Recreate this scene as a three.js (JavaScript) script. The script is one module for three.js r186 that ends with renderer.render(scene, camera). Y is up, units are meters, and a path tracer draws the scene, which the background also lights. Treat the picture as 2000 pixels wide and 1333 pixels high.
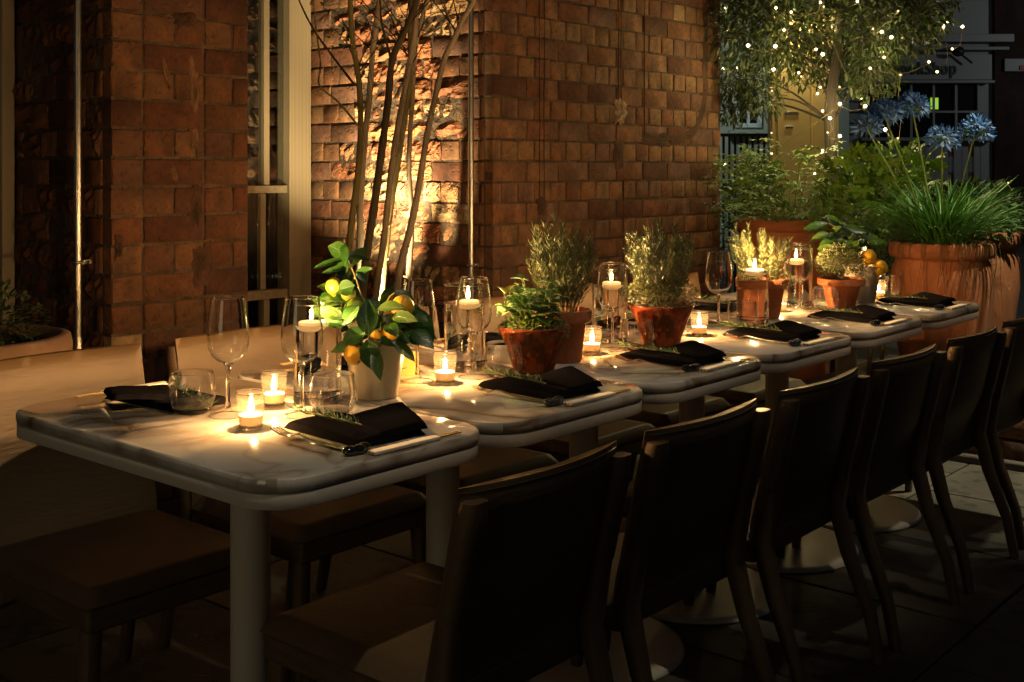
import * as THREE from 'three';
import { RoundedBoxGeometry } from 'three/addons/geometries/RoundedBoxGeometry.js';
import { mergeGeometries, toCreasedNormals } from 'three/addons/utils/BufferGeometryUtils.js';
import { FontLoader } from 'three/addons/loaders/FontLoader.js';
import { RectAreaLightUniformsLib } from 'three/addons/lights/RectAreaLightUniformsLib.js';
import { TextGeometry } from 'three/addons/geometries/TextGeometry.js';

// ---------------------------------------------------------------- camera, sky, moon, exposure
const scene = new THREE.Scene();
const YAW = 40.441 * Math.PI / 180, CY = Math.cos(YAW), SY = Math.sin(YAW);
const camera = new THREE.PerspectiveCamera(2 * Math.atan(666.5 / 2274.4) * 180 / Math.PI, 2000 / 1333, 0.05, 200);
camera.position.set(-1.0897, 1.232, 1.3946);
camera.lookAt(-1.0897 + CY, 1.232, 1.3946 - SY);
camera.setViewOffset(2000, 1333, 0, 334.8, 2000, 1333);           // a level camera with its lens shifted down
const renderer = new THREE.WebGLRenderer({ antialias: true });
renderer.toneMapping = THREE.LinearToneMapping;
renderer.toneMappingExposure = 1.12;
renderer.shadowMap.enabled = true;
RectAreaLightUniformsLib.init();
{
  const w = 64, h = 32, d = new Float32Array(w * h * 4);
  for (let j = 0; j < h; j++) for (let i = 0; i < w; i++) {
    const k = (j * w + i) * 4, e = Math.max(0, (j + 0.5) / h * 2 - 1);
    d[k] = 0.0120 - 0.004 * e; d[k + 1] = 0.0118 - 0.004 * e; d[k + 2] = 0.0124 - 0.004 * e; d[k + 3] = 1;
  }
  const t = new THREE.DataTexture(d, w, h, THREE.RGBAFormat, THREE.FloatType);
  t.mapping = THREE.EquirectangularReflectionMapping; t.magFilter = THREE.LinearFilter; t.needsUpdate = true;
  scene.background = t; scene.environment = t;
}
const moon = new THREE.DirectionalLight(new THREE.Color(0.85, 0.9, 1), 0.008);
moon.position.set(-6, 9, 8); moon.target.position.set(2, 0, -1); moon.castShadow = true; moon.shadow.radius = 30;
Object.assign(moon.shadow.camera, { left: -12, right: 12, top: 12, bottom: -12, near: 0.5, far: 40 });
scene.add(moon, moon.target);
const CANDLE = new THREE.Color(1, 0.55, 0.21), CANDLE_I = 0.42;
const UPLIGHT = new THREE.Color(1, 0.72, 0.36), UPLIGHT_I = 21;
const FILL_I = 0.48;
const TRACK = new THREE.Color(1, 0.85, 0.60), TRACK_I = 3.3;
const GARDEN = new THREE.Color(1, 0.93, 0.62), GARDEN_I = 22;
const FAIRY = new THREE.Color(1, 0.74, 0.32), FAIRY_I = 0.052;

// ---------------------------------------------------------------- helpers
let seed = 7;
const rnd = () => { seed = (seed + 0x6D2B79F5) | 0; let t = Math.imul(seed ^ (seed >>> 15), 1 | seed); t = (t + Math.imul(t ^ (t >>> 7), 61 | t)) ^ t; return ((t ^ (t >>> 14)) >>> 0) / 4294967296; };
const R = (a, b) => a + (b - a) * rnd();
const V = (x, y, z) => new THREE.Vector3(x, y, z);
const lerp = (a, b, t) => a + (b - a) * t, clamp = (x, a = 0, b = 1) => Math.min(b, Math.max(a, x));
const smooth = (a, b, x) => { const t = clamp((x - a) / (b - a)); return t * t * (3 - 2 * t); };
const used = {};
const numbered = n => { const k = used[n] = (used[n] ?? -1) + 1; return k ? n + '_' + String(k).padStart(3, '0') : n; };
function mesh(name, geo, mat, parent) { const m = new THREE.Mesh(geo, mat); m.name = name; m.castShadow = m.receiveShadow = true; parent.add(m); return m; }
function thing(name, label, category, pos = [0, 0, 0], turn = 0, group) {
  const g = new THREE.Group(); g.name = numbered(name); g.position.set(...pos); g.rotation.y = turn;
  g.userData = { label, category }; if (group) g.userData.group = group; scene.add(g); return g;
}
function copyOf(src, label, pos, turn = 0) {
  const c = src.clone(); c.name = numbered(src.name.replace(/_\d+$/, '')); c.userData = { ...src.userData, label };
  c.position.set(...pos); c.rotation.set(0, turn, 0); scene.add(c); return c;
}
function structure(name, geo, mat) { const m = geo ? new THREE.Mesh(geo, mat) : new THREE.Group(); m.name = name; m.userData = { kind: 'structure' }; m.receiveShadow = m.castShadow = true; scene.add(m); return m; }
const merge = a => mergeGeometries(a.map(g => { let k = g.index ? g.toNonIndexed() : g; for (const n of Object.keys(k.attributes)) if (!['position', 'normal', 'uv'].includes(n)) k.deleteAttribute(n); return k; }));
const lathe = (pts, seg = 48) => new THREE.LatheGeometry(pts.map(p => new THREE.Vector2(p[0], p[1])), seg);
const box = (w, h, d, x = 0, y = 0, z = 0) => new THREE.BoxGeometry(w, h, d).translate(x, y, z);
const rbox = (w, h, d, r, x = 0, y = 0, z = 0, s = 2) => new RoundedBoxGeometry(w, h, d, s, r).translate(x, y, z);
function tube(pts, r0, r1 = r0, seg = 16, rad = 7, bump = 0) {
  const curve = new THREE.CatmullRomCurve3(pts.map(p => p.isVector3 ? p : V(...p)));
  const g = new THREE.TubeGeometry(curve, seg, 1, rad, false), p = g.attributes.position, c = V(0, 0, 0);
  for (let i = 0; i <= seg; i++) {
    curve.getPointAt(i / seg, c); const r = lerp(r0, r1, i / seg) * (1 + bump * (rnd() - 0.5));
    for (let j = 0; j <= rad; j++) { const k = i * (rad + 1) + j; p.setXYZ(k, c.x + (p.getX(k) - c.x) * r, c.y + (p.getY(k) - c.y) * r, c.z + (p.getZ(k) - c.z) * r); }
  }
  return g;
}
/* rings of equal length lofted into a closed skin */
function loft(rings, crease = 0.6) {
  const n = rings[0].length, pos = [], uv = [];
  const tri = (a, b, c, ua, ub, uc) => { pos.push(a.x, a.y, a.z, b.x, b.y, b.z, c.x, c.y, c.z); uv.push(...ua, ...ub, ...uc); };
  for (let i = 0; i + 1 < rings.length; i++) for (let j = 0; j < n; j++) {
    const k = (j + 1) % n, A = rings[i][j], B = rings[i][k], C = rings[i + 1][k], D = rings[i + 1][j], u0 = [j / n * 0.2, A.y], u1 = [(j + 1) / n * 0.2, B.y], u2 = [(j + 1) / n * 0.2, C.y], u3 = [j / n * 0.2, D.y];
    tri(A, B, C, u0, u1, u2); tri(A, C, D, u0, u2, u3);
  }
  for (const [r, flip] of [[rings[0], true], [rings[rings.length - 1], false]]) {
    const c = r.reduce((s, p) => s.add(p), V(0, 0, 0)).multiplyScalar(1 / n), f = p => [p.x, p.z];
    for (let j = 0; j < n; j++) { const k = (j + 1) % n; flip ? tri(c, r[k], r[j], f(c), f(r[k]), f(r[j])) : tri(c, r[j], r[k], f(c), f(r[j]), f(r[k])); }
  }
  const g = new THREE.BufferGeometry();
  g.setAttribute('position', new THREE.Float32BufferAttribute(pos, 3)); g.setAttribute('uv', new THREE.Float32BufferAttribute(uv, 2));
  return toCreasedNormals(g, crease);
}
/* a bar of rounded rectangular section through points [x,y,z,w,d] (section across x and z) */
function bar(pts, k = 0.3) {
  return loft(pts.map(([x, y, z, w, d]) => { const a = w / 2, b = d / 2, c = Math.min(a, b) * k; return [[a, -b + c], [a, b - c], [a - c, b], [-a + c, b], [-a, b - c], [-a, -b + c], [-a + c, -b], [a - c, -b]].map(([u, v]) => V(x + u, y, z + v)).reverse(); }), 0.9);
}
function grid(nu, nv, f, uvScale = [1, 1]) {
  const pos = [], uv = [], idx = [];
  for (let j = 0; j <= nv; j++) for (let i = 0; i <= nu; i++) { const p = f(i / nu, j / nv); pos.push(p.x, p.y, p.z); uv.push(i / nu * uvScale[0], j / nv * uvScale[1]); }
  for (let j = 0; j < nv; j++) for (let i = 0; i < nu; i++) { const a = j * (nu + 1) + i, b = a + 1, c = a + nu + 1, d = c + 1; idx.push(a, b, d, a, d, c); }
  const g = new THREE.BufferGeometry(); g.setAttribute('position', new THREE.Float32BufferAttribute(pos, 3)); g.setAttribute('uv', new THREE.Float32BufferAttribute(uv, 2)); g.setIndex(idx); g.computeVertexNormals(); return g;
}
function roundRect(w, d, r) {
  const s = new THREE.Shape(), a = w / 2, b = d / 2;
  s.moveTo(-a + r, -b); s.lineTo(a - r, -b); s.absarc(a - r, -b + r, r, -Math.PI / 2, 0); s.lineTo(a, b - r); s.absarc(a - r, b - r, r, 0, Math.PI / 2);
  s.lineTo(-a + r, b); s.absarc(-a + r, b - r, r, Math.PI / 2, Math.PI); s.lineTo(-a, -b + r); s.absarc(-a + r, -b + r, r, Math.PI, 1.5 * Math.PI); return s;
}
function slab(shape, h, bevel, seg = 3, curve = 16) {
  const g = new THREE.ExtrudeGeometry(shape, { depth: h - 2 * bevel, bevelEnabled: bevel > 0, bevelThickness: bevel, bevelSize: bevel, bevelOffset: -bevel, bevelSegments: seg, curveSegments: curve });
  g.translate(0, 0, bevel).rotateX(-Math.PI / 2); return toCreasedNormals(g, 0.7);
}
/* repeating value noise */
const LAT = new Float32Array(65536); for (let i = 0; i < 65536; i++) LAT[i] = rnd();
function vn(x, y, per, s = 0) {
  const xi = Math.floor(x), yi = Math.floor(y), fx = x - xi, fy = y - yi, u = fx * fx * (3 - 2 * fx), v = fy * fy * (3 - 2 * fy);
  const h = (a, b) => LAT[((((a % per) + per) % per) * 157 + (((b % per) + per) % per) * 311 + s * 1013) & 65535];
  return lerp(lerp(h(xi, yi), h(xi + 1, yi), u), lerp(h(xi, yi + 1), h(xi + 1, yi + 1), u), v);
}
function fbm(u, v, per, oct = 4, s = 0) { let a = 0, w = 0.5, t = 0; for (let o = 0; o < oct; o++) { a += w * vn(u * per, v * per, per, s + o * 7); t += w; w *= 0.55; per *= 2; } return a / t; }
function tex(size, fn, srgb = true, rep = [1, 1]) {
  const d = new Uint8Array(size * size * 4);
  for (let j = 0; j < size; j++) for (let i = 0; i < size; i++) { const c = fn(i / size, j / size), k = (j * size + i) * 4; for (let q = 0; q < 3; q++) d[k + q] = clamp(c.length ? c[q] : c) * 255; d[k + 3] = 255; }
  const t = new THREE.DataTexture(d, size, size); t.wrapS = t.wrapT = THREE.RepeatWrapping; t.magFilter = THREE.LinearFilter; t.minFilter = THREE.LinearMipmapLinearFilter; t.generateMipmaps = true;
  if (srgb) t.colorSpace = THREE.SRGBColorSpace; t.repeat.set(...rep); t.needsUpdate = true; return t;
}
const lin = (r, g, b) => new THREE.Color().setRGB(r, g, b);
const std = o => new THREE.MeshStandardMaterial(o), phys = o => new THREE.MeshPhysicalMaterial(o);

// ---------------------------------------------------------------- materials
const T = {};
T.brick = tex(512, (u, v) => { const n = fbm(u, v, 5, 5), m = fbm(u, v, 40, 2, 3), pit = smooth(0.76, 0.9, fbm(u, v, 30, 2, 9)) * 0.35, k = 0.52 + 0.52 * n + 0.16 * (m - 0.5); const y = smooth(0.55, 0.75, fbm(u, v, 8, 3, 5)) * 0.1; return [(k + y) * (1 - 0.55 * pit), (k + y * 0.7) * (1 - 0.6 * pit), k * (1 - 0.6 * pit)]; });
T.brickBump = tex(512, (u, v) => 0.5 + 0.7 * (fbm(u, v, 14, 5, 11) - 0.5) - 0.5 * smooth(0.72, 0.82, fbm(u, v, 26, 2, 9)), false);
T.rough = tex(512, (u, v) => clamp(0.5 + 1.5 * (fbm(u, v, 10, 6, 15) - 0.5) - 0.6 * smooth(0.62, 0.7, fbm(u, v, 18, 3, 19))), false);
T.marble = tex(1024, (u, v) => {
  const wx = fbm(u, v, 3, 4, 21) - 0.5, wy = fbm(u, v, 3, 4, 25) - 0.5, a = u + 0.35 * wx, b = v + 0.35 * wy;
  const r1 = 1 - Math.abs(2 * fbm(a, b, 4, 4, 31) - 1), r2 = 1 - Math.abs(2 * fbm(a + 0.3, b, 9, 3, 41) - 1), area = smooth(0.4, 0.65, fbm(u, v, 3, 3, 51));
  const vein = Math.pow(r1, 8) * 0.44 * area + Math.pow(r2, 13) * 0.17 * area, cloud = 0.20 * fbm(a, b, 5, 4, 61) * area;
  const k = 0.93 - cloud - vein * 0.75; return [k, k - 0.014 - 0.10 * vein, k - 0.034 - 0.20 * vein];
});
T.leather = tex(256, (u, v) => 0.5 + 0.6 * (fbm(u, v, 32, 3, 71) - 0.5), false);
T.leatherCol = tex(256, (u, v) => { const k = 0.80 + 0.25 * (fbm(u, v, 4, 4, 75) - 0.3); return [k, k * 0.99, k * 0.97]; });
T.terra = tex(512, (u, v) => { const n = fbm(u, v, 5, 5, 81), w = smooth(0.56, 0.72, fbm(u, v, 7, 4, 85)) * 0.16, k = 0.66 + 0.36 * n; return [k + w * 0.5, k * 0.98 + w * 0.75, k * 0.96 + w]; });
T.mossy = tex(512, (u, v) => { const n = fbm(u, v, 4, 5, 91), a = smooth(0.47, 0.56, fbm(u, v, 4, 5, 95)), b = smooth(0.56, 0.62, fbm(u, v, 7, 4, 99)), k = 0.55 + 0.5 * n; let c = [0.78 * k, 0.33 * k, 0.11 * k]; c = c.map((q, i) => lerp(q, [0.93, 0.55, 0.16][i] * k, a * 0.8)); return c.map((q, i) => lerp(q, [0.30, 0.18, 0.09][i], b * 0.5)); });
T.stone = tex(512, (u, v) => { const k = 0.6 + 0.5 * fbm(u, v, 4, 6, 101) - 0.25 * smooth(0.6, 0.75, fbm(u, v, 9, 4, 105)); return [k, k * 0.985, k * 0.95]; });
T.bark = tex(256, (u, v) => { const l = smooth(0.60, 0.68, fbm(u, v, 6, 3, 111)), k = 0.70 + 0.42 * fbm(u, v, 8, 4, 115) - 0.6 * l; return [k, k * 0.98, k * 0.94]; });
T.grain = tex(256, (u, v) => { const k = 0.85 + 0.22 * (fbm(u, v * 0.15, 24, 3, 121) - 0.5); return [k, k, k * 0.98]; });
T.weave = tex(256, (u, v) => 0.5 + 0.3 * Math.sin(u * 402) * Math.sin(v * 402) + 0.5 * (fbm(u, v, 20, 3, 131) - 0.5), false);
const at = (t, x, y) => { const c = t.clone(); c.repeat.set(x, y); c.needsUpdate = true; return c; };
const bm = at(T.brick, 2.2, 2.2), bb = at(T.brickBump, 2.2, 2.2), rb = at(T.rough, 2.2, 2.2);
const BRICK = [[0.215, 0.092, 0.050], [0.27, 0.137, 0.072], [0.165, 0.066, 0.037], [0.275, 0.155, 0.082], [0.21, 0.108, 0.074], [0.14, 0.058, 0.034], [0.25, 0.115, 0.056]].map(c => std({ color: lin(...c), map: bm, bumpMap: bb, bumpScale: 0.006, roughness: 0.92 }));
const ROUGH = [[0.54, 0.29, 0.145], [0.50, 0.21, 0.105], [0.62, 0.42, 0.24], [0.46, 0.18, 0.09]].map(c => std({ color: lin(...c), map: bm, bumpMap: rb, bumpScale: 0.022, roughness: 0.95 }));
const DIM_RED = [[0.150, 0.055, 0.027], [0.185, 0.080, 0.036], [0.112, 0.040, 0.020], [0.20, 0.096, 0.046], [0.14, 0.062, 0.038], [0.098, 0.036, 0.019], [0.17, 0.066, 0.030]].map(c => std({ color: lin(...c), map: bm, bumpMap: bb, bumpScale: 0.006, roughness: 0.92 }));  // redder brick, darkened so the colour carries the dim light on the left pier
const M = {
  mortar: std({ color: lin(0.135, 0.092, 0.06), map: bm, bumpMap: rb, bumpScale: 0.012, roughness: 0.97 }),
  cement: std({ color: lin(0.10, 0.048, 0.028), map: bm, bumpMap: bb, bumpScale: 0.004, roughness: 0.95 }),
  plaster: std({ color: lin(0.74, 0.60, 0.44), map: bm, bumpMap: rb, bumpScale: 0.015, roughness: 0.95 }),
  paleBrick: std({ color: lin(0.40, 0.28, 0.165), map: bm, bumpMap: bb, bumpScale: 0.006, roughness: 0.93 }),
  marble: phys({ color: lin(0.84, 0.82, 0.78), map: T.marble, roughness: 0.09, clearcoat: 0.6, clearcoatRoughness: 0.03 }),
  enamel: std({ color: lin(0.62, 0.57, 0.49), roughness: 0.42 }),
  leather: phys({ color: lin(0.185, 0.122, 0.066), map: at(T.leatherCol, 2, 2), bumpMap: at(T.leather, 5, 5), bumpScale: 0.0012, roughness: 0.46 }),
  darkLeather: phys({ color: lin(0.105, 0.062, 0.036), map: at(T.leatherCol, 2, 2), bumpMap: at(T.leather, 5, 5), bumpScale: 0.0012, roughness: 0.48 }),
  legWood: std({ color: lin(0.10, 0.065, 0.042), map: at(T.grain, 8, 2), roughness: 0.5 }),
  pane: phys({ color: 0xffffff, transmission: 1, thickness: 0, roughness: 0, ior: 1.5 }),
  votive: phys({ color: lin(1, 0.93, 0.8), transmission: 0.994, thickness: 0, roughness: 0.02, ior: 1.75 }),
  thinGlass: phys({ color: 0xffffff, transmission: 1, thickness: 0, roughness: 0, ior: 1.75 }),
  crystal: phys({ color: 0xffffff, transmission: 1, thickness: 0.02, roughness: 0, ior: 1.5 }),
  water: phys({ color: 0xffffff, transmission: 1, thickness: 0.1, roughness: 0, ior: 1.33 }),
  windowGlass: phys({ color: lin(0.9, 0.93, 0.92), transmission: 1, thickness: 0, roughness: 0.01, ior: 1.7 }),
  wax: phys({ color: lin(0.9, 0.82, 0.68), transmission: 0.55, thickness: 0, roughness: 1 }),
  wick: std({ color: lin(0.02, 0.015, 0.01), roughness: 1 }),
  flame: std({ color: 0x000000, emissive: lin(1, 0.66, 0.26), emissiveIntensity: 22, roughness: 1 }),
  bulb: std({ color: 0x000000, emissive: lin(1, 0.78, 0.36), emissiveIntensity: 7, roughness: 1 }),
  bulbDim: std({ color: 0x000000, emissive: lin(1, 0.74, 0.32), emissiveIntensity: 2.2, roughness: 1 }), bulbHot: std({ color: 0x000000, emissive: lin(1, 0.80, 0.42), emissiveIntensity: 18, roughness: 1 }),
  lens: std({ color: 0x000000, emissive: lin(1, 0.78, 0.45), emissiveIntensity: 9, roughness: 1 }),
  cloth: phys({ specularIntensity: 0, color: lin(0.006, 0.0057, 0.0065), roughness: 1 }),
  steel: std({ color: lin(0.62, 0.6, 0.56), metalness: 1, roughness: 0.16 }),
  pipe: std({ color: lin(0.50, 0.50, 0.47), metalness: 1, roughness: 0.34, bumpMap: at(T.brickBump, 1, 1), bumpScale: 0.001 }),
  blackGloss: phys({ color: lin(0.006, 0.006, 0.007), roughness: 0.06, clearcoat: 1 }),
  blackMetal: std({ color: lin(0.02, 0.02, 0.02), roughness: 0.5, metalness: 0.4 }),
  paper: std({ color: lin(0.74, 0.66, 0.54), roughness: 0.85 }),
  card: phys({ color: lin(0.36, 0.24, 0.06), roughness: 0.9 }),
  wood: std({ color: lin(0.62, 0.40, 0.17), map: at(T.grain, 12, 3), roughness: 0.6 }),
  terra: std({ color: lin(0.50, 0.17, 0.066), map: at(T.terra, 2, 2), bumpMap: at(T.brickBump, 3, 3), bumpScale: 0.001, roughness: 0.88 }),
  bigTerra: std({ color: lin(0.42, 0.15, 0.06), map: at(T.terra, 2, 1), bumpMap: at(T.brickBump, 3, 2), bumpScale: 0.002, roughness: 0.86 }),
  mossy: std({ color: lin(0.72, 0.62, 0.55), map: at(T.mossy, 4, 2), bumpMap: at(T.rough, 4, 2), bumpScale: 0.002, roughness: 0.85 }),
  stonePot: std({ color: lin(0.40, 0.25, 0.16), map: at(T.terra, 3, 1), roughness: 0.9 }),
  creamPot: phys({ color: lin(0.74, 0.66, 0.50), roughness: 0.35, map: at(T.leatherCol, 1, 1) }),
  soil: std({ color: lin(0.03, 0.02, 0.014), roughness: 1 }),
  paving: [[0.105, 0.09, 0.07], [0.12, 0.10, 0.078], [0.09, 0.08, 0.062]].map(c => std({ color: lin(...c), map: at(T.stone, 1.3, 1.3), bumpMap: at(T.brickBump, 2, 2), bumpScale: 0.002, roughness: 0.72 })),
  joint: std({ color: lin(0.03, 0.026, 0.022), roughness: 1 }),
  ground: std({ color: lin(0.05, 0.048, 0.045), map: at(T.stone, 0.4, 0.4), roughness: 0.95 }),
  whitePaint: std({ color: lin(0.42, 0.36, 0.255), map: at(T.grain, 3, 0.6), roughness: 0.5 }),
  greyPaint: std({ color: lin(0.34, 0.35, 0.36), roughness: 0.6 }),
  darkRoom: std({ color: lin(0.03, 0.028, 0.026), roughness: 0.9 }),
  lemon: phys({ color: lin(0.72, 0.40, 0.02), roughness: 0.38, bumpMap: at(T.leather, 1.5, 1.5), bumpScale: 0.0012 }),
  lime: phys({ color: lin(0.22, 0.26, 0.022), roughness: 0.38, bumpMap: at(T.leather, 1.5, 1.5), bumpScale: 0.0012 }),
  twig: std({ color: lin(0.10, 0.085, 0.03), roughness: 0.8 }),
  greenStem: std({ color: lin(0.10, 0.17, 0.03), roughness: 0.6 }),
};
T.leaf = tex(256, (u, v) => { const m = Math.abs(u - 0.5) * 2, rib = 1 - smooth(0.02, 0.07, m), s = Math.abs(((v * 9 - m * 2.2) % 1 + 1) % 1 - 0.5) * 2, side = (1 - smooth(0.0, 0.16, s)) * 0.5 * (1 - m), n = fbm(u, v, 12, 3, 141); const k = 0.72 + 0.28 * n + 0.28 * rib + 0.2 * side; return [k + 0.1 * rib, k, k - 0.05]; });
T.leafBump = tex(256, (u, v) => { const m = Math.abs(u - 0.5) * 2, rib = 1 - smooth(0.02, 0.09, m), s = Math.abs(((v * 9 - m * 2.2) % 1 + 1) % 1 - 0.5) * 2; return 0.6 - 0.4 * rib - 0.3 * (1 - smooth(0, 0.3, s)) + 0.15 * (fbm(u, v, 10, 3, 145) - 0.5); }, false);
const leafMat = (r, g, b, rough = 0.55, tr = 0.3, veined = false) => phys({ ...(veined ? { map: T.leaf, bumpMap: T.leafBump, bumpScale: 0.0012 } : {}), color: lin(r, g, b), roughness: rough, transmission: tr, thickness: 0, side: THREE.DoubleSide });
const L = {
  lemon: [leafMat(0.022, 0.080, 0.010, 0.28, 0.10, true), leafMat(0.03, 0.10, 0.012, 0.3, 0.12, true), leafMat(0.06, 0.13, 0.014, 0.34, 0.18, true)],
  rosemary: leafMat(0.10, 0.125, 0.032, 0.55, 0.15), rosemary2: leafMat(0.045, 0.068, 0.020, 0.55, 0.12), thyme: leafMat(0.085, 0.105, 0.028, 0.7, 0.2),
  mint: leafMat(0.10, 0.26, 0.03, 0.6, 0.35, true), moss: leafMat(0.11, 0.19, 0.02, 0.9, 0.3), sprig: leafMat(0.035, 0.085, 0.018, 0.8, 0.15),
  tree: leafMat(0.028, 0.052, 0.009, 0.45, 0.25), geranium: leafMat(0.14, 0.27, 0.026, 0.65, 0.35), shrub: leafMat(0.05, 0.12, 0.02, 0.6, 0.3),
  strap: leafMat(0.06, 0.19, 0.025, 0.45, 0.25), dark: leafMat(0.03, 0.06, 0.018, 0.6, 0.2), petal: leafMat(0.04, 0.14, 0.38, 0.6, 0.3),
};
const BARK = { g: std({ color: lin(0.30, 0.26, 0.10), map: at(T.bark, 1, 12), bumpMap: at(T.bark, 1, 12), bumpScale: 0.002, roughness: 0.85 }), w: std({ color: lin(0.62, 0.54, 0.42), map: at(T.bark, 1, 12), bumpMap: at(T.bark, 1, 12), bumpScale: 0.002, roughness: 0.8 }), t: std({ color: lin(0.020, 0.014, 0.008), map: at(T.bark, 1, 12), bumpMap: at(T.bark, 1, 12), bumpScale: 0.002, roughness: 0.95 }), d: std({ color: lin(0.10, 0.078, 0.045), map: at(T.bark, 1, 12), bumpMap: at(T.bark, 1, 12), bumpScale: 0.002, roughness: 0.9 }), p: std({ color: lin(0.48, 0.40, 0.31), map: at(T.bark, 1, 12), bumpMap: at(T.bark, 1, 12), bumpScale: 0.002, roughness: 0.85 }) };
// ---------------------------------------------------------------- ground and terrace
structure('ground', new THREE.PlaneGeometry(160, 160, 1, 1).rotateX(-Math.PI / 2).translate(10, -0.06, 0), M.ground);
{
  const fl = structure('terrace_floor', null), P = 0.62;
  mesh('joint_bed', box(8.2, 0.04, 5.6, 2.2, -0.034, -0.6), M.joint, fl);
  const g = [0, 1, 2].map(() => { const b = rbox(P - 0.008, 0.04, P - 0.008, 0.004, 0, -0.02, 0, 1), uv = b.attributes.uv, p = b.attributes.position, ox = R(0, 1), oy = R(0, 1); for (let i = 0; i < uv.count; i++) uv.setXY(i, p.getX(i) + ox, p.getZ(i) + oy); return b; });
  for (let i = 0; i < 13; i++) for (let j = 0; j < 9; j++) { const m = mesh('paving_slab', g[(i * 5 + j * 3) % 3], M.paving[(i * 7 + j * 5) % 3], fl); m.position.set(-1.6 + i * P + (j % 2) * P * 0.5, R(-0.001, 0.001), -3.1 + j * P); m.rotation.y = ((i + j) % 4) * Math.PI / 2; }
}

// ---------------------------------------------------------------- brick piers
const CO = 0.098, BH = 0.087, BL = 0.242, JT = 0.0095;
function brickGeo(len, rough) {
  const nx = rough ? 6 : 3, ny = rough ? 4 : 3, c = rough ? 0.010 : 0.0035, pos = [], uv = [], ox = R(0, 1), oy = R(0, 1);
  const xs = Array.from({ length: nx + 1 }, (_, i) => i === 0 ? 0 : i === nx ? len : nx === 3 ? (i === 1 ? c : len - c) : len * i / nx), ys = Array.from({ length: ny + 1 }, (_, i) => i === 0 ? 0 : i === ny ? BH : ny === 3 ? (i === 1 ? c : BH - c) : BH * i / ny);
  const v = ys.map((y, j) => xs.map((x, i) => { const edge = i === 0 || j === 0 || i === nx || j === ny, corner = (i === 0 || i === nx) && (j === 0 || j === ny); const a = rough ? 0.014 : 0.0012; return V(x - len / 2 + (edge ? R(-1, 1) * (rough ? 0.005 : 0.0016) : 0), y + (edge ? R(-1, 1) * (rough ? 0.004 : 0.0016) : 0), (edge ? -c * R(0.5, 1) : R(-a, a)) - (corner ? c * R(0, 0.6) : 0)); }));
  const put = p => { pos.push(p.x, p.y, p.z); uv.push(p.x + ox + p.z * 0.7, p.y + oy + p.z * 0.7); };
  const quad = (a, b, d, e) => { [a, b, d, a, d, e].forEach(put); };
  for (let j = 0; j < ny; j++) for (let i = 0; i < nx; i++) quad(v[j][i], v[j][i + 1], v[j + 1][i + 1], v[j + 1][i]);
  const ring = [...v[0], ...v.slice(1).map(r => r[nx]), ...v[ny].slice(0, -1).reverse(), ...v.slice(1, -1).map(r => r[0]).reverse()], back = p => V(p.x, p.y, -0.05);
  for (let i = 0; i < ring.length; i++) { const a = ring[i], b = ring[(i + 1) % ring.length]; quad(a, back(a), back(b), b); }
  const g = new THREE.BufferGeometry(); g.setAttribute('position', new THREE.Float32BufferAttribute(pos, 3)); g.setAttribute('uv', new THREE.Float32BufferAttribute(uv, 2)); return toCreasedNormals(g, 0.75);
}
const GS = Array.from({ length: 7 }, () => brickGeo(BL - JT, false)), GH = Array.from({ length: 7 }, () => brickGeo(BL / 2 - JT, false));
const RS = Array.from({ length: 6 }, () => brickGeo(BL - JT, true)), RH = Array.from({ length: 6 }, () => brickGeo(BL / 2 - JT, true));
const pick = a => a[Math.floor(rnd() * a.length)];
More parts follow.
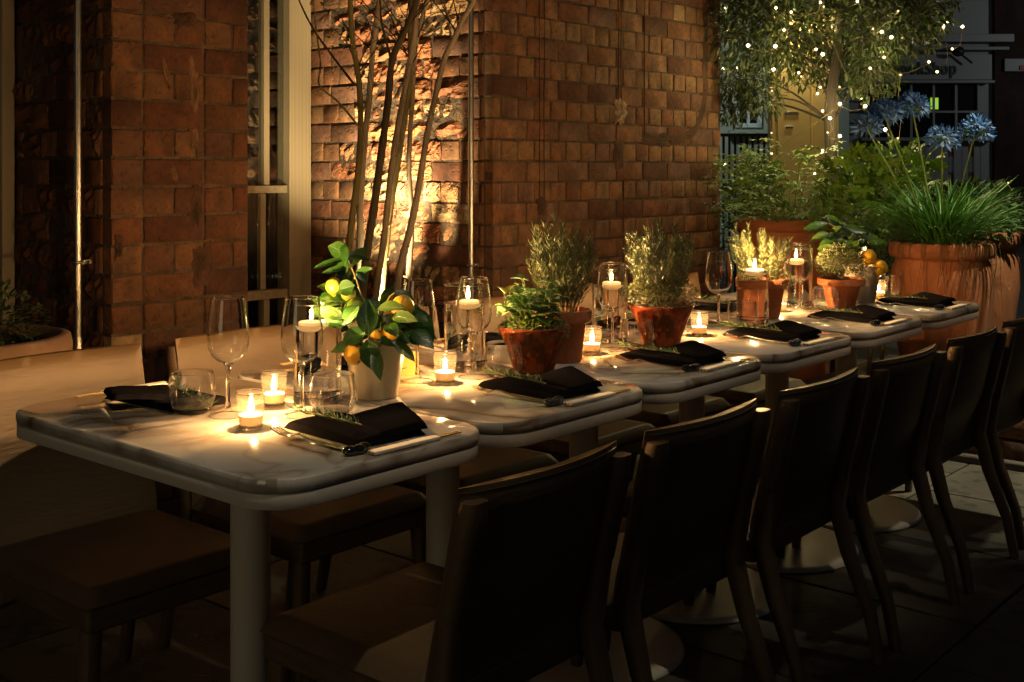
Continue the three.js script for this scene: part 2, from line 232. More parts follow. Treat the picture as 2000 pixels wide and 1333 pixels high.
function layBricks(parent, faces, limit) {
  const list = [];
  for (const f of faces) for (let k = 0; k < 31; k++) {
    const B = f.set || BRICK, head = k % 2 === 1, L0 = head ? BL / 2 : BL; let s = f.start && head ? -BL / 4 : 0, first = true;
    while (s < f.len - 0.02) {
      let l = L0; if (!head && first && f.half) l = BL / 2; first = false;
      let a = Math.max(0, s), b = Math.min(f.len, s + l); s += l; if (b - a < 0.03) continue;
      const mid = (a + b) / 2, y = k * CO + 0.004, isRough = f.rough && f.rough(mid, y), p = f.o.clone().addScaledVector(f.u, mid);
      const G = b - a > 0.17 ? (isRough ? RS : GS) : (isRough ? RH : GH), base = b - a > 0.17 ? BL - JT : BL / 2 - JT;
      const out = isRough ? R(-0.009, 0.012) : R(-0.0025, 0.0025);
      p.addScaledVector(f.n, out); p.y = y + R(-0.0015, 0.0015);
      let mat = isRough ? (f.set ? pick(DIM_RED) : pick(ROUGH)) : head ? B[[0, 1, 1, 3, 3, 6, 4][Math.floor(rnd() * 7)]] : B[[0, 0, 2, 4, 4, 5, 6, 1][Math.floor(rnd() * 8)]];
      if (f.pale && rnd() < f.pale) mat = M.paleBrick;
      list.push({ g: pick(G), mat, p, ry: f.ry, sx: (b - a - JT) / base, rz: R(-0.006, 0.006), score: (y > 0.66 && y < 2.25 ? 1 : 0) + (f.first ? 0.5 : 0) - Math.abs(y - 1.45) * 0.1 });
    }
  }
  list.sort((a, b) => b.score - a.score);
  const rest = new Map();
  list.forEach((q, i) => {
    if (i < limit) { const m = mesh('brick', q.g, q.mat, parent); m.position.copy(q.p); m.rotation.set(0, q.ry, q.rz, 'YXZ'); m.scale.x = q.sx; return; }
    const g = q.g.clone().applyMatrix4(new THREE.Matrix4().compose(q.p, new THREE.Quaternion().setFromEuler(new THREE.Euler(0, q.ry, q.rz, 'YXZ')), V(q.sx, 1, 1)));
    if (!rest.has(q.mat)) rest.set(q.mat, []); rest.get(q.mat).push(g);
  });
  const mats = [...rest.keys()]; if (!mats.length) return;
  const gs = mats.map(m => merge(rest.get(m))), all = mergeGeometries(gs, true), m = mesh('outer_bricks', all, mats, parent); m.userData.kind = 'stuff';
}
function metricBox(x0, x1, y0, y1, z0, z1) { const g = box(x1 - x0, y1 - y0, z1 - z0, (x0 + x1) / 2, (y0 + y1) / 2, (z0 + z1) / 2), p = g.attributes.position, n = g.attributes.normal, uv = g.attributes.uv; for (let i = 0; i < p.count; i++) { const ax = Math.abs(n.getX(i)) > 0.5, ay = Math.abs(n.getY(i)) > 0.5; uv.setXY(i, ax ? p.getZ(i) : p.getX(i), ay ? p.getZ(i) : p.getY(i)); } return g; }
/* a skin of set mortar smeared on a wall: an uneven thin slab round a path, facing +z */
function smear(w, h, z, n = 26, amp = 0.28, lump = 0.006) {
  const rim = Array.from({ length: n }, (_, i) => { const a = i / n * Math.PI * 2, k = 1 - amp * rnd(), c = Math.cos(a), s = Math.sin(a), q = Math.pow(Math.abs(c) ** 4 + Math.abs(s) ** 4, -0.25); return [c * q * w / 2 * k, s * q * h / 2 * k]; });
  return toCreasedNormals(grid(n, 6, (u, v) => { const i = Math.round(u * n) % n, t = v, [x, y] = rim[i]; return V(x * t, y * t, z * (1 - t ** 5) - 0.004 * t ** 5 + (t > 0 && t < 1 ? R(-lump, lump) : 0)); }, [w * 2, h]), 0.9);
}
const ZF = -2.1;
{ // right-hand pier: long face and the cut-back return
  const p = thing('brick_pier', 'long worn brick wall behind the row of potted herbs', 'brick wall');
  mesh('mortar', metricBox(2.881, 4.9, -0.05, 3.1, -3.46, ZF - 0.006), M.mortar, p);
  const X0 = 2.875;
  layBricks(p, [
    { o: V(X0, 0, ZF), u: V(1, 0, 0), n: V(0, 0, 1), ry: 0, len: 2.025, first: true, start: true, pale: 0.02 },
    { o: V(X0, 0, -3.456), u: V(0, 0, 1), n: V(-1, 0, 0), ry: -Math.PI / 2, len: 1.303, start: true, rough: (s, y) => s > 0.40 + 0.06 * Math.sin(y * 9) && s < 1.10 + 0.04 * Math.sin(y * 14) },
  ], 298);
  const put = (name, g, mat, x, y, z = ZF) => { const m = mesh(name, g, mat, p); m.position.set(x, y, z); return m; };
  put('plaster_patch', smear(0.125, 0.19, 0.012, 26, 0.5, 0.005), M.plaster, 3.885, 1.535);
  put('mortar_patch', smear(0.36, 0.10, 0.006, 30, 0.3, 0.002), M.cement, 4.22, 1.395); put('mortar_patch', smear(0.10, 0.11, 0.006, 20, 0.2, 0.002), M.cement, 3.23, 1.055); put('mortar_patch', smear(0.13, 0.20, 0.006, 20, 0.3, 0.002), M.cement, 3.86, 1.30);
  for (const [x, y0, y1] of [[3.212, 1.10, 2.5], [3.247, 1.02, 2.5], [3.86, 1.60, 2.5], [3.885, 1.60, 2.5], [4.10, 1.42, 2.5], [3.905, 0.70, 1.18]]) mesh('drip_line', tube(Array.from({ length: 9 }, (_, i) => [x + R(-0.0025, 0.0025), lerp(y0, y1, i / 8), ZF + 0.0015]), 0.0022, 0.0022, 24, 6), M.cement, p);  // dark drip lines down the brick, built as thin cement tubes
  { // the line of a pipe taken off the wall, left in dark cement
    const pts = [[4.726, 2.6], [4.728, 2.2], [4.724, 1.9], [4.715, 1.68], [4.69, 1.56], [4.62, 1.47], [4.5, 1.42], [4.36, 1.395]], c = new THREE.CatmullRomCurve3(pts.map(q => V(q[0], q[1], 0)));
    const g = grid(60, 4, (u, v) => { const q = c.getPointAt(u), t = c.getTangentAt(u), w = 0.04 * (1 + 0.35 * (vn(u * 40, v > 0.5 ? 3 : 9, 64, 5) - 0.5)) * (1 - 0.3 * smooth(0.85, 1, u)); const s = v * 2 - 1; return V(q.x + t.y * w * -s, q.y + t.x * w * s, ZF + (Math.abs(s) > 0.9 ? -0.006 : 0.0024)); }, [1.4, 0.08]);
    mesh('cement_trace', g, M.cement, p);
  }
}
{ // left-hand pier
  const p = thing('brick_pier', 'dim brick pier with smeared mortar behind the nearest chairs on the left', 'brick wall');
  mesh('mortar', metricBox(0.977, 1.525, -0.05, 3.1, -3.46, ZF - 0.006), M.mortar, p);
  layBricks(p, [
    { o: V(0.971, 0, ZF), u: V(1, 0, 0), n: V(0, 0, 1), ry: 0, len: 0.554, first: true, half: true, pale: 0.06, set: DIM_RED },
    { o: V(0.971, 0, -2.75), u: V(0, 0, 1), n: V(-1, 0, 0), ry: -Math.PI / 2, len: 0.597, start: true, set: DIM_RED, rough: (s, y) => vn(s * 7, y * 9, 64, 3) > 0.5 },
  ], 298);
  for (const [x, y, w, h] of [[1.29, 1.52, 0.055, 0.24], [1.29, 1.33, 0.05, 0.13], [1.18, 1.56, 0.022, 0.16], [1.21, 1.22, 0.03, 0.09]]) { const m = mesh('plaster_patch', smear(w, h, 0.007, 20, 0.5, 0.003), BRICK[3], p); m.position.set(x, y, ZF); m.rotation.z = x < 1.25 ? 0.3 : 0; }
  for (const [x, y, w, h] of [[1.26, 1.75, 0.12, 0.09], [1.3, 1.1, 0.07, 0.2], [1.33, 0.9, 0.12, 0.2], [1.0, 0.98, 0.05, 0.12]]) mesh('mortar_patch', smear(w, h, 0.007, 20, 0.4, 0.003), M.cement, p).position.set(x, y, ZF);
}
for (const [x, z, y0, yc, label] of [[2.828, -2.19, 0.1, 0.795, 'thin steel conduit up the edge of the wall right of the bare branches'], [0.905, -2.19, 0.66, 0.926, 'thin steel conduit up the dark corner of the left brick pier']]) {
  const p = thing('steel_conduit', label, 'pipe', [x, 0, z], 0, 'steel conduits on the brick piers');
  mesh('pipe', new THREE.CylinderGeometry(0.0125, 0.0125, 3.0 - y0, 20).translate(0, (3.0 + y0) / 2, 0), M.pipe, p);
  for (const y of [yc, yc + 1.25]) { const c = mesh('clamp', merge([new THREE.TorusGeometry(0.0155, 0.0045, 8, 24).rotateX(Math.PI / 2).translate(0, y, 0), box(0.036, 0.014, 0.012, 0.03, y, 0)]), M.pipe, p); mesh('screw', new THREE.SphereGeometry(0.006, 10, 8).translate(0.03, y, 0.008), M.steel, c); }
  if (y0 > 0.5) mesh('foot', lathe([[0.0, y0 - 0.05], [0.026, y0 - 0.05], [0.026, y0 - 0.038], [0.016, y0 - 0.03], [0.015, y0 + 0.02], [0.0126, y0 + 0.022]], 20), M.pipe, p); else mesh('foot', new THREE.CylinderGeometry(0.013, 0.013, 0.1, 16).translate(0, 0.05, 0), M.pipe, p);
}
if (true) { const l = thing('brick_ledge', 'low dark masonry ledge at the foot of the left pier', 'ledge', [0, 0, 0]); mesh('masonry', metricBox(0.62, 0.965, -0.02, 0.61, -2.72, -2.13), M.mortar, l); }

// ---------------------------------------------------------------- shop windows between the piers
function fluted(w, h, n) { return grid(n * 6, 1, (u, v) => V((u - 0.5) * w, v * h, 0.006 * Math.abs(Math.sin(u * n * Math.PI))), [1, 1]); }
function shopWindow(label, x0, x1, z, jambW, bars) {
  const w = thing('shop_window', label, 'window', [0, 0, z]);
  const f = (name, a, b, c, d, e = 0.07, dz = 0) => mesh(name, rbox(b - a, d - c, e, 0.004, (a + b) / 2, (c + d) / 2, dz, 1), M.whitePaint, w);
  f('jamb', x1 - jambW, x1 - 0.002, 0, 2.9, 0.10); f('jamb', x0 + 0.002, x0 + 0.09, 0, 2.9, 0.10);
  const a = x0 + 0.091, b = x1 - jambW - 0.001;
  f('transom', a, b, 1.113, 1.152); f('rail', a, b, 0.575, 0.62); f('sill', a, b, 0, 0.09); f('head', a, b, 2.75, 2.9);
  let l = a;
  for (const x of [...bars, b]) { const r = x === b ? b : x - 0.018;
    mesh('pane', box(r - l - 0.002, 2.75 - 1.154, 0.006, (l + r) / 2, (2.75 + 1.154) / 2, 0), M.windowGlass, w);
    mesh('fluted_pane', fluted(r - l - 0.002, 0.49, Math.round((r - l) / 0.03)).translate((l + r) / 2, 0.621, 0), M.windowGlass, w);
    mesh('pane', box(r - l - 0.002, 0.482, 0.006, (l + r) / 2, 0.332, 0), M.windowGlass, w);
    if (x !== b) { f('glazing_bar', x - 0.018, x + 0.018, 1.154, 2.749, 0.05); f('glazing_bar', x - 0.018, x + 0.018, 0.622, 1.111, 0.03, -0.02); f('glazing_bar', x - 0.018, x + 0.018, 0.092, 0.573, 0.05); }
    l = x + 0.018; }
  return w;
}
shopWindow('tall cream-framed window with ribbed lower panes between the brick piers', 1.53, 2.87, -3.41, 0.145, [2.13, 2.6]);
shopWindow('dark window at the left edge behind the stone planter', -1.4, 0.968, -2.79, 0.05, [-0.6, 0.2]);
{ const r = structure('shop_interior', null); mesh('back_wall', box(5, 3.1, 0.05, 0.8, 1.5, -5.6), M.darkRoom, r); mesh('floor', box(5, 0.02, 2.6, 0.8, -0.008, -4.2), M.darkRoom, r); mesh('ceiling', box(7, 0.1, 3.4, 1.8, 3.16, -3.9), M.darkRoom, r); mesh('side_wall', box(0.05, 3.1, 2.2, 2.84, 1.55, -4.57), M.darkRoom, r); mesh('side_wall', box(0.05, 3.1, 2.8, -1.45, 1.55, -4.2), M.darkRoom, r);  mesh('side_wall', box(0.05, 3.1, 0.5, 1.0, 1.55, -3.75), M.darkRoom, r); }

// ---------------------------------------------------------------- the street behind: shop, houses, door (axes: x to the right, z toward the viewer)
const TURN = -Math.atan2(CY, SY);
const away = (dep, lat) => [-1.0897 + CY * dep + SY * lat, 0, 1.3946 - SY * dep + CY * lat];
{
  const s = thing('bookshop', 'grey shop across the street with a lettered fascia and small-paned window', 'shop', away(20, 7.19), TURN);
  mesh('wall', box(3.6, 4.2, 0.4, -0.55, 2.1, -0.55), M.greyPaint, s);
  mesh('fascia', rbox(2.24, 0.44, 0.12, 0.01, 0, 3.01, -0.2), M.greyPaint, s); mesh('cornice', rbox(2.7, 0.14, 0.3, 0.02, 0.1, 3.5, -0.15), M.greyPaint, s); mesh('cornice', rbox(2.6, 0.06, 0.2, 0.02, 0.1, 3.33, -0.18), M.greyPaint, s); mesh('moulding', rbox(2.3, 0.05, 0.18, 0.01, 0, 2.755, -0.18), M.greyPaint, s);
  const black = std({ color: lin(0.008, 0.009, 0.009), roughness: 0.15 });
  for (let i = 0; i < 5; i++) { const x = -0.83 + i * 0.39; const a = mesh('window_pane', box(0.345, 0.46, 0.02, x + 0.02, 2.49, -0.3), black, s); const b = mesh('window_pane', box(0.345, 0.42, 0.02, x + 0.02, 2.0, -0.3), black, s); }
  for (let i = 0; i < 6; i++) mesh('mullion', box(0.04, 0.97, 0.1, -1.025 + i * 0.39 + 0.0, 2.245, -0.28), M.greyPaint, s);
  mesh('transom', box(2.1, 0.035, 0.1, 0, 2.24, -0.272), M.greyPaint, s); mesh('window_sill', rbox(2.3, 0.06, 0.2, 0.01, 0, 1.76, -0.22), M.greyPaint, s);
  for (let i = 0; i < 14; i++) mesh('board', rbox(0.155, 1.7, 0.03, 0.006, -1.02 + i * 0.16, 0.87, -0.32, 1), M.greyPaint, s);
  const font = await new FontLoader().loadAsync('fonts/droid/droid_sans_bold.typeface.json');
  const t = new TextGeometry('BookShop', { font, size: 0.20, depth: 0.02, curveSegments: 4 }); t.computeBoundingBox(); const w = t.boundingBox.max.x; t.scale(1.12 / w, 1, 1).translate(-0.62, 2.88, -0.138);
  mesh('lettering', t, std({ color: lin(0.012, 0.05, 0.035), roughness: 0.5 }), s);
  mesh('flood_lamp', merge([new THREE.SphereGeometry(0.09, 12, 10).scale(1.2, 1, 1).translate(0.46, 3.26, 0.05), new THREE.CylinderGeometry(0.02, 0.02, 0.3, 8).rotateZ(0.9).translate(0.6, 3.16, 0)]), M.blackMetal, s);
  mesh('window_sign', box(0.135, 0.20, 0.01, 0.165, 2.385, -0.262), std({ color: 0x000000, emissive: lin(0.34, 0.70, 0.03), emissiveIntensity: 0.75 }), s); mesh('window_sign', box(0.05, 0.15, 0.006, 0.165, 2.39, -0.252), std({ color: 0x000000, emissive: lin(0.55, 0.7, 0.45), emissiveIntensity: 0.6 }), s);
  for (let i = 0; i < 5; i++) mesh('cladding_board', rbox(0.6, 0.16, 0.05, 0.01, -1.45, 1.75 + i * 0.19, -0.3, 1), std({ color: lin(0.46, 0.52, 0.50), roughness: 0.7 }), s);
  const b = thing('brick_house', 'dark brick building at the right edge beside the shop', 'house', away(20, 10.0), TURN);
  mesh('wall', box(3.2, 5.4, 0.5, 0, 2.7, -0.5), std({ color: lin(0.05, 0.022, 0.016), map: at(T.brick, 3, 3), roughness: 0.9 }), b);
  for (const [x, y] of [[-0.5, 1.4], [0.6, 1.4], [0.1, 3.6]]) { const f = mesh('window', rbox(0.7, 1.0, 0.08, 0.01, x, y + 0.2, -0.22), M.blackMetal, b); mesh('pane', box(0.6, 0.88, 0.02, x, y + 0.2, -0.17), black, f); }
  mesh('wall_sign', rbox(0.5, 0.22, 0.04, 0.01, -1.2, 3.05, -0.21), M.greyPaint, b); mesh('wall_sign', rbox(0.12, 0.08, 0.02, 0.01, -1.14, 3.0, -0.18), std({ color: lin(0.3, 0.01, 0.01), roughness: 0.5 }), b);
}
{
  const h = thing('pale_house', 'pale painted house with a sash window seen past the wall corner', 'house', away(14, 2.9), TURN), pale = std({ color: lin(0.50, 0.56, 0.52), roughness: 0.8, map: at(T.stone, 1, 1) });
  mesh('wall', box(2.4, 5.2, 0.3, 0, 2.6, -0.3), pale, h);
  const f = mesh('window', merge([box(0.05, 0.62, 0.06, -0.17, 2.06, -0.12), box(0.05, 0.62, 0.06, 0.10, 2.06, -0.12), box(0.32, 0.05, 0.06, -0.035, 1.77, -0.12), box(0.32, 0.05, 0.06, -0.035, 2.36, -0.12), box(0.03, 0.55, 0.05, -0.035, 2.06, -0.12)]), std({ color: lin(0.72, 0.78, 0.76), roughness: 0.5 }), h);
  mesh('pane', box(0.24, 0.55, 0.02, -0.035, 2.06, -0.14), std({ color: lin(0.01, 0.012, 0.014), roughness: 0.08 }), f); mesh('window_sill', rbox(0.5, 0.07, 0.16, 0.01, -0.03, 1.68, -0.08), pale, h);
  const pf = thing('picket_fence', 'short white picket fence below the pale house', 'fence', away(10, 2.15), TURN);
  for (let i = 0; i < 9; i++) { const s = new THREE.Shape([[-0.013, 0], [0.013, 0], [0.013, 0.16], [0, 0.18], [-0.013, 0.16]].map(q => new THREE.Vector2(...q))); mesh('picket', new THREE.ExtrudeGeometry(s, { depth: 0.015, bevelEnabled: false }).translate(-0.16 + i * 0.04, 1.15, 0), pale, pf); }
  mesh('rail', box(0.42, 0.03, 0.02, 0, 1.2, -0.011), pale, pf); mesh('board', rbox(0.42, 1.15, 0.05, 0.01, 0, 0.574, 0), M.blackMetal, pf);
  const g = thing('iron_railing', 'black iron railing in front of the pale house', 'railing', away(11, 2.3), TURN);
  for (let i = 0; i < 12; i++) mesh('bar', new THREE.CylinderGeometry(0.012, 0.012, 1.55, 8).translate(-0.3 + i * 0.055, 0.775, 0), M.blackMetal, g); mesh('rail', box(0.7, 0.03, 0.03, 0, 1.56, 0), M.blackMetal, g);
  const d = thing('cream_door', 'cream panelled door lit warmly behind the fairy-light tree', 'door', away(9, 2.23), TURN), cream = phys({ color: lin(0.70, 0.55, 0.25), roughness: 0.28 });
  mesh('leaf', box(0.46, 2.5, 0.08, 0, 1.25, -0.06), cream, d);
  for (const [x, w] of [[-0.21, 0.04], [-0.05, 0.27], [0.17, 0.14]]) mesh('panel', rbox(w - 0.012, 2.44, 0.03, 0.008, x + 0.0, 1.25, -0.006), cream, d);
  mesh('frame', box(0.06, 2.6, 0.12, 0.265, 1.3, -0.06), cream, d);
  mesh('glint_strip', rbox(0.11, 0.025, 0.012, 0.004, -0.07, 1.67, 0.014), M.steel, d); mesh('glint_strip', rbox(0.06, 0.02, 0.012, 0.004, -0.09, 1.56, 0.014), M.steel, d);  // steel strips standing in for glints on the glossy door paint
  const wl = thing('added_lantern', 'small added lantern brightening the cream door, hidden in the tree', 'lantern', [d.position.x, 2.32, d.position.z], TURN);  // unseen lamp, added to make the cream door bright
  mesh('bracket', box(0.03, 0.05, 0.12, 0, 0.04, 0.02), M.blackMetal, wl); mesh('bulb', new THREE.SphereGeometry(0.035, 16, 12).translate(0, 0, 0.16), M.bulb, wl); mesh('hood', lathe([[0.0, 0.07], [0.03, 0.065], [0.075, 0.04], [0.073, 0.037], [0.0, 0.06]], 20).translate(0, 0, 0.16), M.blackMetal, wl);
  const pl = new THREE.PointLight(new THREE.Color(1, 0.78, 0.36), 1.0); pl.position.set(0, 0, 0.16); pl.castShadow = true; pl.shadow.radius = 1.5; wl.add(pl);
  const sl = thing('added_street_lamp', 'added unseen lamp past the wall corner brightening the pale house', 'street lamp', away(11.6, 1.6));  // unseen lamp, added to brighten the pale house and the background
  mesh('post', new THREE.CylinderGeometry(0.04, 0.06, 3.3, 12).translate(0, 1.65, 0), M.blackMetal, sl); mesh('lantern_glass', new THREE.SphereGeometry(0.16, 16, 12).translate(0, 3.45, 0), std({ color: 0x000000, emissive: lin(0.75, 0.95, 0.85), emissiveIntensity: 6 }), sl);
  const sp = new THREE.PointLight(new THREE.Color(0.85, 1, 0.93), 8); sp.position.set(0, 3.45, 0); sp.castShadow = true; sp.shadow.radius = 8; sl.add(sp);
  const s2 = thing('added_street_lamp', 'added unseen lamp beyond the right edge of the frame brightening the shop', 'street lamp', away(17, 10.6)); mesh('post', new THREE.CylinderGeometry(0.04, 0.06, 3.3, 12).translate(0, 1.65, 0), M.blackMetal, s2); mesh('lantern_glass', new THREE.SphereGeometry(0.16, 16, 12).translate(0, 3.45, 0), std({ color: 0x000000, emissive: lin(0.9, 0.95, 0.9), emissiveIntensity: 6 }), s2);  // another unseen lamp, added to lift the dark shop front
  const sq = new THREE.PointLight(new THREE.Color(0.95, 1, 0.95), 3.2); sq.position.set(0, 3.45, 0); sq.castShadow = true; sq.shadow.radius = 8; s2.add(sq);
  for (const [lat, lb] of [[5.66, 'red and white striped post left of the rightmost blue flowers'], [5.92, 'red and white striped post under the rightmost blue flower']]) { const q = thing('striped_post', lb, 'post', away(15, lat), 0, 'striped posts in the street'); for (let i = 0; i < 8; i++) mesh('band', new THREE.CylinderGeometry(0.035, 0.035, 0.2, 12).translate(0, 0.1 + i * 0.2, 0), std({ color: i % 2 ? lin(0.08, 0.01, 0.01) : lin(0.14, 0.14, 0.15), roughness: 0.5 }), q); }
}

// ---------------------------------------------------------------- spotlights on a beam over the front chairs, above the frame: they draw the table edge on the seats
{
  const b = thing('spotlight_beam', 'timber beam with four small spotlights above the front chairs, over the frame', 'light fitting', [0, 0, 0.62]);
  mesh('beam', rbox(5.7, 0.12, 0.08, 0.008, 0.8, 3.12, 0), M.legWood, b); for (const x of [-2.0, 3.6]) mesh('post', rbox(0.09, 3.06, 0.09, 0.008, x, 1.53, 0), M.legWood, b);
  for (const x of [0.15, 1.1, 2.05, 3.0]) {
    const dir = V(0, -2.24, -0.97).normalize(), h = new THREE.Group(); h.name = 'lamp_head'; h.position.set(x, 2.98, 0); h.quaternion.setFromUnitVectors(V(0, 1, 0), dir); b.add(h);
    mesh('housing', lathe([[0, -0.07], [0.03, -0.065], [0.034, -0.06], [0.036, 0.04], [0.033, 0.04], [0.031, 0.02], [0, 0.018]], 24), M.blackMetal, h); mesh('lens', new THREE.CylinderGeometry(0.029, 0.029, 0.003, 24).translate(0, 0.022, 0), M.lens, h);
    const s = new THREE.SpotLight(TRACK, TRACK_I, 0, 0.31, 0.75); s.position.set(x, 2.98, 0.62).addScaledVector(dir, 0.05); s.target.position.copy(s.position).add(dir); s.castShadow = true; s.shadow.radius = 1.4; scene.add(s, s.target);
  }
}
// ---------------------------------------------------------------- added fill light out of view, built as a lit window facing the near tables
{
  const r = thing('added_fill_window', 'added fill light built as a lit window in a wall out of view', 'window', [-3.2, 0, 0.35], Math.PI / 2);
  mesh('wall', box(4.4, 3.2, 0.2, 0, 1.6, -0.11), M.darkRoom, r);
  mesh('frame', merge([box(0.08, 1.6, 0.08, -0.64, 1.5, 0.03), box(0.08, 1.6, 0.08, 0.64, 1.5, 0.03), box(1.36, 0.08, 0.08, 0, 2.26, 0.03), box(1.36, 0.08, 0.08, 0, 0.74, 0.03)]), M.whitePaint, r);
  mesh('lit_pane_light', box(1.2, 1.44, 0.02, 0, 1.5, 0.01), std({ color: 0x000000, emissive: lin(1, 0.80, 0.46), emissiveIntensity: 0.5 }), r);
  const a = new THREE.RectAreaLight(new THREE.Color(1, 0.80, 0.46), FILL_I, 1.2, 1.44); a.position.set(0, 1.5, 0.04); a.lookAt(0, 1.5, 1); a.rotation.y += 0; r.add(a); a.rotation.set(0, Math.PI, 0);
}
// ---------------------------------------------------------------- tables
const PITCH = 0.525, TW = 0.512, TD = 0.864, TOP = 0.7605, ORD = ['nearest', 'second', 'third', 'fourth', 'fifth', 'farthest'];
for (let i = 0; i < 6; i++) {
  const t = thing('marble_table', `${ORD[i]} marble-topped table in the row, white rim and round base`, 'table', [i * PITCH + TW / 2, 0, -TD / 2], 0, 'marble tables set end to end');
  const g = slab(roundRect(TW, TD, 0.09), 0.022, 0.0055, 5, 20), uv = g.attributes.uv, ox = i * 0.37 + 0.1, oy = i * 0.53;
  for (let k = 0; k < uv.count; k++) { const x = uv.getX(k), y = uv.getY(k), a = 0.5 + i; uv.setXY(k, x * Math.cos(a) - y * Math.sin(a) + ox, x * Math.sin(a) + y * Math.cos(a) + oy); }
  mesh('top', g.translate(0, TOP - 0.022, 0), M.marble, t);
  mesh('rim', slab(roundRect(TW - 0.003, TD - 0.003, 0.089), 0.024, 0.002, 2, 20).translate(0, 0.7125, 0), M.enamel, t);
  mesh('column', new THREE.CylinderGeometry(0.0375, 0.0375, 0.695, 40).translate(0.012, 0.365, 0.018), M.enamel, t);
  mesh('base', lathe([[0, 0], [0.257, 0], [0.258, 0.004], [0.254, 0.012], [0.24, 0.016], [0.06, 0.019], [0.0, 0.019]], 64).translate(0.012, 0, 0.018), M.enamel, t);
}

// ---------------------------------------------------------------- chairs (facing -z, back at +z)
function chairParts(t, H, mat) {
  const seatTop = 0.41;
  mesh('seat', grid(20, 20, (u, v) => { const x = (u - 0.5) * 2, z = (v - 0.5) * 2, ex = 1 - Math.abs(x) ** 8, ez = 1 - Math.abs(z) ** 8, e = Math.min(1, ex * ez * 3); return V(x * 0.215, seatTop - 0.028 + 0.028 * Math.sqrt(e) + 0.004 * (1 - x * x) * (1 - z * z), -0.04 + z * 0.222); }, [0.43, 0.45]), mat, t).material.side = THREE.DoubleSide;
  mesh('seat_frame', rbox(0.424, 0.052, 0.436, 0.012, 0, seatTop - 0.056, -0.04), mat, t);
  const zb = y => y < seatTop ? lerp(0.30, 0.188, smooth(0, seatTop, y)) : lerp(0.188, 0.262, (y - seatTop) / (H - seatTop));
  for (const s of [-1, 1]) {
    mesh('leg', bar([0, 0.12, 0.26, 0.38, 0.52].map(y => [s * lerp(0.206, 0.197, y / 0.5), y, zb(y), lerp(0.024, 0.046, clamp(y / 0.4)), lerp(0.024, 0.036, clamp(y / 0.4))])), mat, t);
    mesh('leg', bar([0, 0.2, 0.345].map(y => [s * lerp(0.205, 0.19, y / 0.34), y, lerp(-0.25, -0.23, y / 0.34), lerp(0.022, 0.038, y / 0.34), lerp(0.022, 0.038, y / 0.34)])), mat, t);
    const n = 7; mesh('back_sleeve', bar(Array.from({ length: n }, (_, i) => { const y = lerp(0.515, H - 0.02, i / (n - 1)); return [s * 0.197, y, zb(y) + 0.002, 0.050 - (i === n - 1 ? 0.006 : 0), 0.040 - (i === n - 1 ? 0.010 : 0)]; }), 0.45), mat, t);
  }
  const th = 0.011, face = (u, v, side) => { const x = (u - 0.5) * 2, y = lerp(seatTop - 0.04, H, v), b = 0.034 * (1 - x * x) * smooth(0, 0.5, v), edge = Math.max(smooth(0.9, 1, v), smooth(0.94, 1, Math.abs(x))); return V(x * 0.213, y, zb(y) - 0.022 + b + side * th * Math.sqrt(1 - 0.99 * edge * edge)); };
  const ring = []; for (let j = 0; j <= 16; j++) { const v = j / 16, r = []; for (let i = 0; i <= 20; i++) r.push(face(i / 20, v, 1)); for (let i = 20; i >= 0; i--) r.push(face(i / 20, v, -1)); ring.push(r); }
  const back = mesh('backrest', loft(ring, 1.1), mat, t);
  mesh('seam', tube(Array.from({ length: 15 }, (_, i) => face(i / 14, 0.975, 1.05)), 0.0016, 0.0016, 30, 5), M.darkLeather, back);
}
const cf = thing('leather_chair', 'leather chair with its back turned, nearest the camera', 'chair', [0.455, 0, -0.09], 0, 'leather chairs along the front of the tables'); chairParts(cf, 0.733, M.leather);
['second', 'third', 'fourth', 'fifth', 'sixth'].forEach((o, i) => copyOf(cf, `leather chair with its back turned, ${o} along the front from the camera`, [0.455 + (i + 1) * PITCH, 0, -0.09 + R(-0.006, 0.006)], R(-0.015, 0.015)));
const cb = thing('leather_chair', 'tan leather chair facing us at the left end, cut off by the frame', 'chair', [0.300, 0, -0.945], Math.PI, 'leather chairs along the brick wall side'); chairParts(cb, 0.80, M.leather);
['second tan leather chair facing us, beside the left wine glass', 'third tan leather chair on the wall side, behind the lemon pot', 'fourth tan leather chair on the wall side, behind the mint pot', 'fifth tan leather chair on the wall side, right of the large rosemary', 'last tan leather chair on the wall side, by the garden pots'].forEach((l, i) => copyOf(cb, l, [0.300 + (i + 1) * PITCH, 0, -0.945 + (i === 3 ? -0.04 : 0)], Math.PI));

